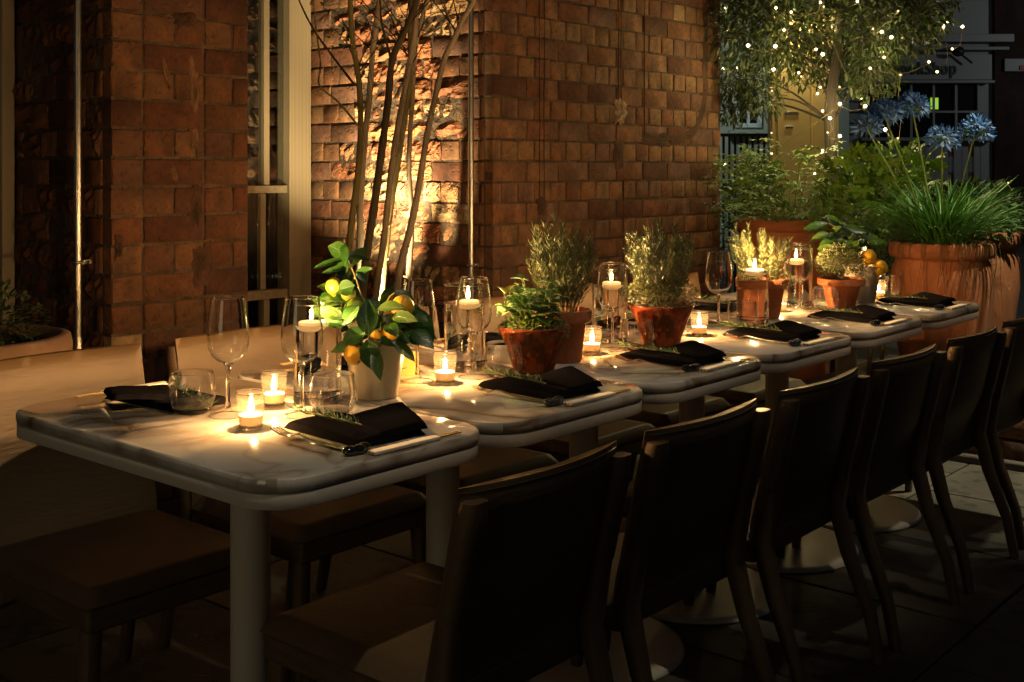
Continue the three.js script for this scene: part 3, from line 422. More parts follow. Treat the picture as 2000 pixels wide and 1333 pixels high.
// ---------------------------------------------------------------- glassware and candles
const walled = (o, t, seg = 56) => lathe([...o, [o[o.length - 1][0] - t * 0.5, o[o.length - 1][1] + t * 0.5], ...o.slice().reverse().map(([r, y], i) => [Math.max(0.0002, r - t), y + (r < 0.03 ? t * 0.8 : 0)])], seg);
const G = {
  edge: new THREE.TorusGeometry(0.0352, 0.0009, 8, 56).rotateX(Math.PI / 2).translate(0, 0.001, 0),
  disc: lathe([[0.0352, 0.0003], [0.0356, 0.001], [0.035, 0.0022], [0.02, 0.0055], [0.009, 0.009], [0.0058, 0.0148]], 48),
  foot: lathe([[0, 0.0145], [0.0054, 0.015], [0.0052, 0.018], [0.0043, 0.03], [0.0038, 0.055], [0.004, 0.085], [0.0056, 0.0945], [0.0095, 0.1], [0.0, 0.1008]], 40),
  bowl: walled([[0.0002, 0.1012], [0.0095, 0.1015], [0.02, 0.1055], [0.030, 0.114], [0.0368, 0.126], [0.0402, 0.142], [0.0402, 0.158], [0.0385, 0.178], [0.0358, 0.2], [0.0335, 0.217], [0.0325, 0.226]], 0.0011),
  rim: new THREE.TorusGeometry(0.0325, 0.0006, 8, 64).rotateX(Math.PI / 2).translate(0, 0.226, 0),
  tBase: lathe([[0, 0], [0.0305, 0], [0.0335, 0.002], [0.0362, 0.007], [0.0372, 0.0105], [0.034, 0.0125], [0.02, 0.0115], [0, 0.011]], 48),
  tWall: walled([[0.0375, 0.0108], [0.0415, 0.02], [0.0448, 0.032], [0.0455, 0.043], [0.0446, 0.056], [0.0425, 0.068], [0.0405, 0.078]], 0.0014),
  tRim: new THREE.TorusGeometry(0.0405, 0.0007, 8, 64).rotateX(Math.PI / 2).translate(0, 0.078, 0),
  vBase: lathe([[0, 0], [0.0185, 0], [0.0205, 0.001], [0.0212, 0.003], [0.0214, 0.0072], [0, 0.0075]], 40),
  vWall: lathe([[0.0215, 0.001], [0.0228, 0.022], [0.0248, 0.05], [0.0262, 0.067]], 48),
  vRim: new THREE.TorusGeometry(0.0262, 0.0014, 8, 48).rotateX(Math.PI / 2).translate(0, 0.067, 0),
  vWax: lathe([[0, 0.009], [0.0196, 0.009], [0.0206, 0.011], [0.0212, 0.024], [0.020, 0.0265], [0.012, 0.0255], [0, 0.0252]], 36),
  cWall: lathe([[0.049, 0.0004], [0.049, 0.2]], 64), cRim: new THREE.TorusGeometry(0.049, 0.0014, 8, 72).rotateX(Math.PI / 2).translate(0, 0.2, 0),
  cBase: lathe([[0, 0], [0.046, 0], [0.0482, 0.002], [0.0483, 0.013], [0.044, 0.0145], [0, 0.014]], 56),
  cWater: lathe([[0, 0.0150], [0.0445, 0.0155], [0.0478, 0.018], [0.0478, 0.158], [0.0465, 0.1575], [0, 0.1572]], 56),
  cWax: lathe([[0, 0.144], [0.013, 0.145], [0.022, 0.149], [0.0275, 0.157], [0.0278, 0.1625], [0.025, 0.1645], [0.018, 0.163], [0, 0.1625]], 40),
  flame: lathe([[0, 0], [0.0032, 0.0022], [0.0050, 0.007], [0.0050, 0.0115], [0.0034, 0.019], [0.0014, 0.026], [0, 0.030]], 16),
  wick: new THREE.CylinderGeometry(0.0007, 0.0009, 0.008, 6),
};
function flame(parent, y, lean, power) {
  const f = mesh('flame', G.flame, M.flame, parent); f.position.y = y + 0.003; f.rotation.set(R(-0.1, 0.1), R(0, 6), lean); f.scale.setScalar(R(0.92, 1.15)); f.castShadow = false;
  mesh('wick', G.wick, M.wick, parent).position.y = y + 0.002;
  const p = new THREE.PointLight(CANDLE, CANDLE_I * power * R(0.9, 1.1)); p.position.set(0, y + 0.0205, 0); p.castShadow = true; p.shadow.radius = 0.22; parent.add(p);
}
const tn = x => ORD[Math.max(0, Math.min(5, Math.floor(x / PITCH)))];
for (const [x, z, l] of [[0.256, -0.468, 'empty stemmed wine glass at the left of the nearest table'], [0.348, -0.36, 'empty wine glass in front of the nearest floating candle'], [0.748, -0.449, 'empty wine glass just right of the cream lemon pot'], [0.868, -0.387, 'empty wine glass overlapping the second floating candle vase'], [1.404, -0.385, 'empty wine glass overlapping the third floating candle vase'], [1.84, -0.49, 'empty wine glass half hidden behind the large rosemary pot'], [1.949, -0.386, 'empty wine glass left of the fourth floating candle vase'], [2.475, -0.385, 'empty wine glass between the fifth candle vase and the thyme pot'], [3.0, -0.405, 'empty wine glass at the farthest table by the two lemons']]) {
  const g = thing('wine_glass', l, 'wine glass', [x, TOP, z], R(0, 6), 'wine glasses'); mesh('foot_edge', G.edge, M.crystal, mesh('foot', G.disc, M.thinGlass, g)); mesh('stem', G.foot, M.crystal, g); mesh('bowl', G.bowl, M.crystal, g);
}
for (const [x, z, l] of [[0.228, -0.545, 'barrel-shaped tumbler at the far left before the black napkin'], [0.393, -0.322, 'barrel-shaped tumbler in front of the cream lemon pot'], [0.912, -0.336, 'barrel-shaped tumbler in front of the mossy mint pot'], [1.441, -0.329, 'barrel-shaped tumbler in front of the large rosemary pot'], [2.0, -0.335, 'barrel-shaped tumbler before the fourth floating candle'], [2.55, -0.33, 'barrel-shaped tumbler in front of the round thyme pot'], [3.105, -0.34, 'barrel-shaped tumbler nearest the big terracotta pot']]) {
  const g = thing('tumbler', l, 'tumbler', [x, TOP, z], R(0, 6), 'water tumblers'); mesh('base', G.tBase, M.crystal, g); mesh('wall', G.tWall, M.crystal, g);
}
for (const [x, z, l] of [[0.214, -0.341, 'lit tealight in a small glass nearest the camera'], [0.368, -0.471, 'lit tealight in a small glass behind the nearest one'], [0.77, -0.385, 'lit tealight in a small glass right of the cream lemon pot'], [1.315, -0.386, 'lit tealight in a small glass right of the mint pot'], [1.772, -0.345, 'lit tealight in a small glass right of the large rosemary pot'], [2.438, -0.44, 'lit tealight in a small glass right of the rimmed rosemary pot'], [3.02, -0.345, 'lit tealight in a small glass at the farthest table']]) {
  const g = thing('tealight_holder', l, 'candle holder', [x, TOP, z], R(0, 6), 'tealights in glass holders'); mesh('base', G.vBase, M.crystal, g); mesh('wall', G.vWall, M.votive, g); mesh('rim', G.vRim, M.crystal, g); mesh('candle', G.vWax, M.wax, g); flame(g, 0.0258, R(-0.12, 0.12), 0.85);
}
for (const [x, z, l] of [[0.454, -0.441, 'floating candle in a tall glass cylinder left of the lemon pot'], [0.929, -0.472, 'floating candle in a tall glass cylinder left of the mint pot'], [1.519, -0.476, 'floating candle in a tall glass cylinder left of the large rosemary'], [2.115, -0.365, 'floating candle in a tall glass cylinder before the rimmed rosemary pot'], [2.60, -0.455, 'floating candle in a tall glass cylinder behind the thyme pot'], [3.09, -0.435, 'floating candle in a tall glass cylinder at the farthest table']]) {
  const g = thing('candle_vase', l, 'candle vase', [x, TOP, z], R(0, 6), 'floating candles in glass cylinders'); mesh('base', G.cBase, M.crystal, g); mesh('wall', G.cWall, M.pane, g); mesh('rim', G.cRim, M.crystal, g); mesh('water', G.cWater, M.water, g);
  const c = new THREE.Group(); c.name = 'floating_candle'; c.position.set(-0.0095, 0, R(-0.008, 0.008)); g.add(c); mesh('wax', G.cWax, M.wax, c); flame(c, 0.1635, R(-0.08, 0.08), 2.5);
}

// ---------------------------------------------------------------- place settings
function cushion(q, h, lift, n = 20, s = 0) { // a soft folded pad over the quad q (x,z corners), lifted by lift(u,v)
  const P = (u, v) => { const a = q[0], b = q[1], c = q[2], d = q[3]; return [lerp(lerp(a[0], b[0], u), lerp(d[0], c[0], u), v), lerp(lerp(a[1], b[1], u), lerp(d[1], c[1], u), v)]; };
  const top = (u, v) => { const e = (1 - Math.abs(2 * u - 1) ** 22) * (1 - Math.abs(2 * v - 1) ** 22), [x, z] = P(u, v), w = vn(u * 3 + s, v * 3, 64, s) - 0.5; return V(x + 0.003 * (vn(v * 6, u * 2 + s, 64, 3) - 0.5), 0.001 + lift(u, v) + h * Math.sqrt(e) * (1 + 0.3 * w), z + 0.003 * (vn(u * 6, v * 2 + s, 64, 5) - 0.5)); };
  const A = grid(n, n, top, [0.3, 0.3]), B = grid(n, n, (u, v) => { const [x, z] = P(1 - u, v); return V(x, 0.0006 + lift(1 - u, v), z); }, [0.3, 0.3]); return merge([A, B]);
}
const needle = (p, dir, len, w, out) => { const side = V(-dir.z, 0, dir.x).normalize(); if (!isFinite(side.x)) side.set(1, 0, 0); side.applyAxisAngle(dir, R(0, 3)); const m = p.clone().addScaledVector(dir, len * 0.5), t = p.clone().addScaledVector(dir, len).add(V(0, R(-0.1, 0.2) * len, 0)), a = m.clone().addScaledVector(side, w), b = m.clone().addScaledVector(side, -w); for (const q of [p, a, t, p, t, b]) out.push(q.x, q.y, q.z); };
const soup = a => { const g = new THREE.BufferGeometry(); g.setAttribute('position', new THREE.Float32BufferAttribute(a, 3)); g.setAttribute('uv', new THREE.Float32BufferAttribute(new Float32Array(a.length / 3 * 2), 2)); g.computeVertexNormals(); return g; };
const forkGeo = () => {
  const prof = (w, z, y, t = 0.0022) => [[w, t], [w * 0.8, t * 1.3], [-w * 0.8, t * 1.3], [-w, t], [-w * 0.8, 0], [w * 0.8, 0]].map(([a, b]) => V(a, y + b, z));
  const handle = loft([[0.0058, 0.0, 0.002], [0.0075, -0.02, 0.002], [0.006, -0.07, 0.003], [0.0038, -0.11, 0.006], [0.003, -0.128, 0.009], [0.0052, -0.137, 0.009], [0.0105, -0.147, 0.0055], [0.0118, -0.156, 0.004]].map(([w, z, y]) => prof(w, z, y)), 0.9);
  return { handle, tine: loft([[0.0016, -0.155, 0.004], [0.0015, -0.175, 0.004], [0.0013, -0.192, 0.0075], [0.0006, -0.203, 0.0115]].map(([w, z, y]) => prof(w, z, y, 0.0016)), 0.9) };
};
const FK = forkGeo();
const restGeo = (() => { const a = []; for (let i = 0; i < 3; i++) { const s = new THREE.SphereGeometry(0.0135, 22, 16).scale(1.0, 0.62, 0.85); a.push(s.translate(-0.016 + i * 0.016, 0.0083, (i % 2 ? 0.003 : -0.002))); } return merge(a); })();
const sleeveGeo = rbox(0.152, 0.0066, 0.0215, 0.0022, 0.077, 0.0042, 0), stickGeo = bar([[0, 0, 0, 0.0055, 0.0045], [0, 0.105, 0, 0.0055, 0.0045], [0, 0.21, 0, 0.0035, 0.003]], 0.4).rotateZ(-Math.PI / 2).translate(0, 0.0042, 0);
function setting(i, back) {
  const where = back ? `wall side of the ${ORD[i]} table` : `front edge of the ${ORD[i]} table`, x0 = i * PITCH, turn = back ? Math.PI : 0, jig = R(-0.008, 0.008);
  const place = (x, z) => back ? [x0 + 0.575 - x, TOP, -0.864 - z] : [x0 + x + jig, TOP, z];
  const grp = s => back ? s + ' on the wall side' : s + ' on the front side';
  const n = thing('napkin', `folded black napkin at the ${where}`, 'napkin', place(0.318, -0.17), turn + R(-0.05, 0.05), grp('black napkins'));
  mesh('fold', cushion([[-0.072, -0.128], [0.058, -0.142], [0.066, 0.104], [-0.082, 0.102]], 0.011, (u, v) => 0.003 * Math.sin(u * 3) * v, 24, i * 3 + 1), M.cloth, n);
  mesh('flap', cushion([[0.004, -0.062], [0.137, -0.030], [0.062, 0.112], [-0.034, 0.095]], 0.010, (u, v) => 0.0095 + 0.013 * smooth(0, 0.9, u) * (1 - 0.6 * v) - 0.002 * v, 24, i * 3 + 2), M.cloth, n);
  const sp = thing('rosemary_sprig', `rosemary sprig tucked into the napkin at the ${where}`, 'sprig', place(0.30, -0.2), turn + R(-0.1, 0.1), grp('rosemary sprigs'));
  const a = V(0.03, 0.014, -0.15), b = V(-0.022, 0.026, 0.075), out = []; for (let k = 0; k < 60; k++) { const t = k / 60, p = a.clone().lerp(b, t), an = k * 2.4; needle(p, V(Math.cos(an) * 0.8, Math.abs(Math.sin(an)) * 0.55 + 0.08, -0.75).normalize(), R(0.018, 0.03), 0.0016, out); }
  mesh('twig', tube([a, a.clone().lerp(b, 0.5).add(V(0, 0.002, 0)), b], 0.0012, 0.0014, 8, 5), M.twig, sp); mesh('needles', soup(out), L.sprig, sp);
  const c = thing('chopsticks', `wooden chopsticks in a paper sleeve at the ${where}`, 'chopsticks', place(0.213, -0.026), turn + R(-0.02, 0.02), grp('sleeved chopsticks'));
  mesh('sleeve', sleeveGeo, M.paper, c); for (const s of [-0.0042, 0.0042]) mesh('stick', stickGeo, M.wood, c).position.z = s;
  if (back) return;
  const f = thing('fork', `steel fork lying along the napkin at the ${where}`, 'fork', place(0.207, -0.072), R(-0.06, 0.0), 'steel forks'); mesh('handle', FK.handle, M.steel, f); for (let k = 0; k < 4; k++) mesh('tine', FK.tine, M.steel, f).position.x = -0.0092 + k * 0.0061;
  const r = thing('cutlery_rest', `glossy black cutlery rest at the ${where}`, 'cutlery rest', place(0.207, -0.052), R(-0.2, 0.2), 'black cutlery rests'); mesh('pebbles', restGeo, M.blackGloss, r);
}
for (let i = 0; i < 6; i++) setting(i, false);
for (let i = 0; i < 5; i++) setting(i, true);
for (const [x, z, a, l] of [[0.775, -0.52, -0.75, 'small cream card standing behind the wine glass by the lemon pot'], [1.275, -0.46, -0.75, 'small cream card standing behind the tealight right of the mint pot']]) {
  const c = thing('place_card', l, 'card', [x, TOP, z], a, 'cream place cards'); const s = mesh('leaf', box(0.068, 0.056, 0.0008, 0, 0.028, 0).rotateX(-0.32), M.card, c), s2 = mesh('leaf', box(0.068, 0.056, 0.0008, 0, 0.028, 0).rotateX(0.32).translate(0, 0, -0.0365), M.card, c);
}
// ---------------------------------------------------------------- foliage makers
function leafGeo(len, wid, fold = 0.25, curl = 0.25, n = 6, pow = 0.85) { // a leaf along +z, upper side +y
  const pos = [], idx = [], uv = [];
  for (let i = 0; i <= n; i++) { const t = i / n, w = wid * Math.pow(Math.sin(Math.PI * Math.min(1, Math.pow(t, pow))), 0.9) * 0.5 + 0.0004, y = -curl * len * t * t, z = len * t * (1 - 0.15 * curl * t); pos.push(-w, y + w * fold, z, 0, y, z, w, y + w * fold, z); uv.push(0, t, 0.5, t, 1, t); }
  for (let i = 0; i < n; i++) for (const k of [0, 1]) { const a = i * 3 + k, b = a + 1, c = a + 3, d = a + 4; idx.push(a, c, b, b, c, d); }
  const g = new THREE.BufferGeometry(); g.setAttribute('position', new THREE.Float32BufferAttribute(pos, 3)); g.setAttribute('uv', new THREE.Float32BufferAttribute(uv, 2)); g.setIndex(idx); g.computeVertexNormals(); return g;
}
function lobedGeo(r) { // a rounded, five-lobed leaf in the xz plane, stalk at the origin
  const pos = [0, 0, r * 0.35], idx = [], uv = [0.5, 0.3], n = 20;
  for (let i = 0; i <= n; i++) { const a = -2.75 + 5.5 * i / n, k = r * (0.74 + 0.26 * Math.cos(a * 5.2)) * (1 - 0.08 * Math.cos(a)); pos.push(Math.sin(a) * k, 0.18 * k * Math.abs(Math.sin(a * 2.6)) - 0.25 * k * k / r, r * 0.35 + Math.cos(a) * k); uv.push(0.5 + 0.5 * Math.sin(a), 0.5 + 0.5 * Math.cos(a)); if (i) idx.push(0, i, i + 1); }
  const g = new THREE.BufferGeometry(); g.setAttribute('position', new THREE.Float32BufferAttribute(pos, 3)); g.setAttribute('uv', new THREE.Float32BufferAttribute(uv, 2)); g.setIndex(idx); g.computeVertexNormals(); return g;
}
const aim = (p, dir, up, s = 1) => { const z = dir.clone().normalize(), x = up.clone().cross(z).normalize(); if (x.lengthSq() < 0.1) x.set(1, 0, 0); const y = z.clone().cross(x); return new THREE.Matrix4().makeBasis(x.multiplyScalar(s), y.multiplyScalar(s), z.multiplyScalar(s)).setPosition(p); };
function leaves(name, geo, mat, mats, parent, tint = 0.35) {
  const m = new THREE.InstancedMesh(geo, mat, mats.length), c = new THREE.Color(); mats.forEach((q, i) => { m.setMatrixAt(i, q); const k = 1 + R(-tint, tint), w = R(-0.12, 0.2); m.setColorAt(i, c.setRGB(k * (1 + w), k, k * (1 - w * 0.5))); });
  m.name = name; m.userData.kind = 'stuff'; m.castShadow = m.receiveShadow = true; parent.add(m); return m;
}
const dirOf = (az, el) => V(Math.cos(az) * Math.cos(el), Math.sin(el), Math.sin(az) * Math.cos(el));
function potGeo(rt, rb, h, rim) { return rim ? lathe([[0, 0], [rb - 0.002, 0], [rb, 0.002], [lerp(rb, rt - 0.008, 0.74), h * 0.76], [rt - 0.002, h * 0.765], [rt + 0.001, h * 0.79], [rt + 0.002, h * 0.97], [rt - 0.001, h], [rt - 0.008, h], [rt - 0.010, h * 0.86], [0.004, h * 0.84]], 56) : lathe([[0, 0], [rb - 0.002, 0], [rb, 0.002], [lerp(rb, rt, 0.5) - 0.001, h * 0.5], [rt, h - 0.002], [rt - 0.001, h], [rt - 0.006, h], [rt - 0.009, h * 0.88], [0.004, h * 0.86]], 56); }
function rosemary(parent, y0, n, h, spread, lean = 0, nl = 0.027) {
  const outs = [[], []], st = [];
  for (let i = 0; i < n; i++) {
    const az = i * 2.4 + R(-0.3, 0.3), r = Math.sqrt((i + 0.5) / n), hh = h * R(0.62, 1) * (1 - 0.22 * r), a = V(Math.cos(az) * r * spread * 0.35, y0, Math.sin(az) * r * spread * 0.35), tip = V(Math.cos(az) * r * spread + R(-0.015, 0.015) + lean, y0 + hh, Math.sin(az) * r * spread + R(-0.015, 0.015)), mid = a.clone().lerp(tip, 0.55).add(V(Math.cos(az) * 0.012, 0.01, Math.sin(az) * 0.012));
    const c = new THREE.CatmullRomCurve3([a, mid, tip]); st.push(tube([a, mid, tip], 0.0014, 0.0007, 7, 4));
    const k = Math.round(hh / 0.0034); for (let q = 0; q < k; q++) { const out = outs[rnd() < 0.5 ? 0 : 1]; const t = lerp(0.12, 1, q / k), p = c.getPoint(t), tg = c.getTangent(t), an = q * 2.4 + i, e = dirOf(an, 0).multiplyScalar(lerp(0.85, 0.42, t)).addScaledVector(tg, 0.75).normalize(); needle(p, e, nl * R(0.7, 1.15) * lerp(1, 0.75, t), 0.0015, out); }
  }
  mesh('stems', merge(st), M.twig, parent); outs.forEach((o, i) => { mesh('needles', soup(o), i ? L.rosemary2 : L.rosemary, parent).userData.kind = 'stuff'; });
}
function bushy(name, parent, c, rx, ry, n, geo, mat, droop = 0) { const ms = []; for (let i = 0; i < n; i++) { const d = dirOf(R(0, 6.283), Math.asin(R(-0.5, 1))), k = Math.pow(rnd(), 0.35), p = V(c[0] + d.x * rx * k, c[1] + d.y * ry * k, c[2] + d.z * rx * k), q = d.clone().add(V(R(-0.7, 0.7), R(-0.3, 0.9) - droop, R(-0.7, 0.7))); ms.push(aim(p, q, V(R(-0.4, 0.4), 1, R(-0.4, 0.4)), R(0.6, 1.25))); } return leaves(name, geo, mat, ms, parent); }

// ---------------------------------------------------------------- potted herbs on the tables
const tiny = leafGeo(0.009, 0.004, 0.2, 0.2, 2), mintLeaf = leafGeo(0.040, 0.031, 0.3, 0.25, 6, 0.72), mossLeaf = leafGeo(0.010, 0.006, 0.3, 0.3, 2);
{
  const p = thing('mint_pot', 'lichen-mottled terracotta pot of bright green mint and moss', 'herb pot', [1.024, TOP, -0.339], 0.6, 'potted herbs on the tables');
  mesh('pot', potGeo(0.0845, 0.047, 0.106), M.mossy, p); mesh('soil', new THREE.CylinderGeometry(0.076, 0.076, 0.006, 32).translate(0, 0.094, 0), M.soil, p);
  bushy('moss', p, [0, 0.098, 0], 0.083, 0.034, 1500, mossLeaf, L.moss);
  const ms = [], st = []; for (let i = 0; i < 34; i++) { const az = R(0, 6.28), r = Math.sqrt(rnd()) * 0.06, a = V(Math.cos(az) * r * 0.5, 0.1, Math.sin(az) * r * 0.5), t = V(Math.cos(az) * (r + 0.018), 0.1 + R(0.05, 0.125) * (1 - r * 4), Math.sin(az) * (r + 0.018)), m = a.clone().lerp(t, 0.5).add(V(0, 0.01, 0)); st.push(tube([a, m, t], 0.0012, 0.0008, 6, 4)); const c = new THREE.CatmullRomCurve3([a, m, t]); for (const u of [0.45, 0.72, 1]) for (const s of [0, Math.PI]) ms.push(aim(c.getPoint(u), dirOf(i * 1.3 + s + u * 4, R(-0.1, 0.6)), V(0, 1, 0), R(0.55, 1.05) * (u === 1 ? 0.75 : 1))); }
  mesh('stems', merge(st), M.greenStem, p); leaves('foliage', mintLeaf, L.mint, ms, p);
  // the pale sprig that leans out on the camera's left
  const g = tube([[-0.05, 0.1, -0.035], [-0.075, 0.14, -0.055], [-0.078, 0.19, -0.06]], 0.0014, 0.001, 8, 5); mesh('sprig', g, M.greenStem, p); leaves('foliage', mintLeaf, leafMat(0.30, 0.30, 0.03, 0.6, 0.4), [[0.16, 0.2, 0.2], [0.19, 0.8, 2.2], [0.185, 0.9, 4.0], [0.145, 0.1, 3.4]].map(([y, el, az]) => aim(V(-0.077, y, -0.058), dirOf(az, el), V(0, 1, 0), 0.95)), p, 0.1);
  const q = thing('rosemary_pot', 'tall rosemary in a rimmed terracotta pot right behind the mint', 'herb pot', [1.176, TOP, -0.372], 0, 'potted herbs on the tables');
  mesh('pot', potGeo(0.070, 0.046, 0.128, true), M.terra, q); mesh('soil', new THREE.CylinderGeometry(0.06, 0.06, 0.006, 32).translate(0, 0.112, 0), M.soil, q); rosemary(q, 0.115, 46, 0.262, 0.088, -0.02);
  const b = thing('rosemary_pot', 'large rosemary with trailing thyme in a stained terracotta pot without a rim', 'herb pot', [1.563, TOP, -0.337], 2.2, 'potted herbs on the tables');
  mesh('pot', potGeo(0.0885, 0.049, 0.110), M.mossy, b); mesh('soil', new THREE.CylinderGeometry(0.08, 0.08, 0.006, 32).translate(0, 0.098, 0), M.soil, b); rosemary(b, 0.1, 62, 0.245, 0.095); bushy('thyme', b, [0.0, 0.13, 0.0], 0.105, 0.052, 2600, tiny, L.thyme);
  const d = thing('rosemary_pot', 'thin rosemary in a rimmed orange terracotta pot behind a floating candle', 'herb pot', [2.26, TOP, -0.41], 0, 'potted herbs on the tables');
  mesh('pot', potGeo(0.083, 0.055, 0.126, true), M.terra, d); mesh('soil', new THREE.CylinderGeometry(0.072, 0.072, 0.006, 32).translate(0, 0.112, 0), M.soil, d); rosemary(d, 0.115, 24, 0.20, 0.115, -0.02, 0.026); bushy('thyme', d, [0.01, 0.12, 0.02], 0.085, 0.035, 700, tiny, L.thyme);
  const e = thing('thyme_pot', 'round clipped thyme bush in a terracotta pot with a narrow rim', 'herb pot', [2.68, TOP, -0.335], 0, 'potted herbs on the tables');
  mesh('pot', potGeo(0.079, 0.046, 0.100, true), M.terra, e); mesh('soil', new THREE.CylinderGeometry(0.068, 0.068, 0.006, 32).translate(0, 0.09, 0), M.soil, e); bushy('thyme', e, [0, 0.145, 0], 0.085, 0.072, 4200, tiny, L.thyme);
}
// lemon plants: cream pots, each leaf and fruit a part. Offsets are (across the view, up, toward the viewer)
const leafBig = [leafGeo(0.062, 0.034, 0.3, 0.18, 7, 0.9), leafGeo(0.052, 0.03, 0.25, 0.3, 7, 0.85), leafGeo(0.07, 0.026, 0.35, 0.15, 7, 0.9)];
const lemonGeo = lathe([[0, -0.031], [0.004, -0.0295], [0.008, -0.026], [0.017, -0.019], [0.0235, -0.007], [0.0245, 0.004], [0.020, 0.016], [0.011, 0.0235], [0.005, 0.027], [0, 0.0275]], 28);
function lemonPlant(label, pos, h, rt, rb, leavesAt, fruit, stemsAt, fill, pale) {
  const t = thing('lemon_plant', label, 'lemon plant', pos, TURN, 'lemon plants in cream pots');
  mesh('pot', lathe([[0, 0], [rb - 0.003, 0], [rb, 0.003], [lerp(rb, rt, 0.5), h * 0.5], [rt, h - 0.002], [rt - 0.002, h], [rt - 0.005, h - 0.002], [rt - 0.007, h * 0.88], [0.004, h * 0.86]], 64), M.creamPot, t);
  mesh('soil', new THREE.CylinderGeometry(rt - 0.008, rt - 0.008, 0.006, 32).translate(0, h * 0.9, 0), M.soil, t);
  for (const s of stemsAt) mesh('stem', tube(s, 0.0028, 0.0014, 12, 6), M.twig, t);
  leavesAt.forEach(([a, b, w, up], i) => { const A = V(...a), B = V(...b), d = B.clone().sub(A), len = d.length(), m = mesh('leaf', leafGeo(len, w, 0.22, 0.12, 7, 0.88), L.lemon[i % 3 === 2 ? 1 : 0], t); m.applyMatrix4(aim(A, d, V(...(up || [0, 0.5, 1])))); });
  fill.forEach(([x, y, z], i) => { const m = mesh('leaf', leafBig[i % 3], L.lemon[i % 3], t); m.applyMatrix4(aim(V(x, y, z), V(x * 6 + R(-0.6, 0.6), R(-0.6, 0.4), z * 3 + R(-0.2, 0.4)), V(R(-0.4, 0.4), 0.7, 0.8), R(0.75, 1.15))); });
  fruit.forEach(([x, y, z, s, g], i) => { const m = mesh('lemon', lemonGeo, g ? M.lime : M.lemon, t); m.position.set(x, y, z); m.scale.setScalar(s); m.rotation.set(0.2, i, i % 2 ? 0.35 : -0.25); });
}
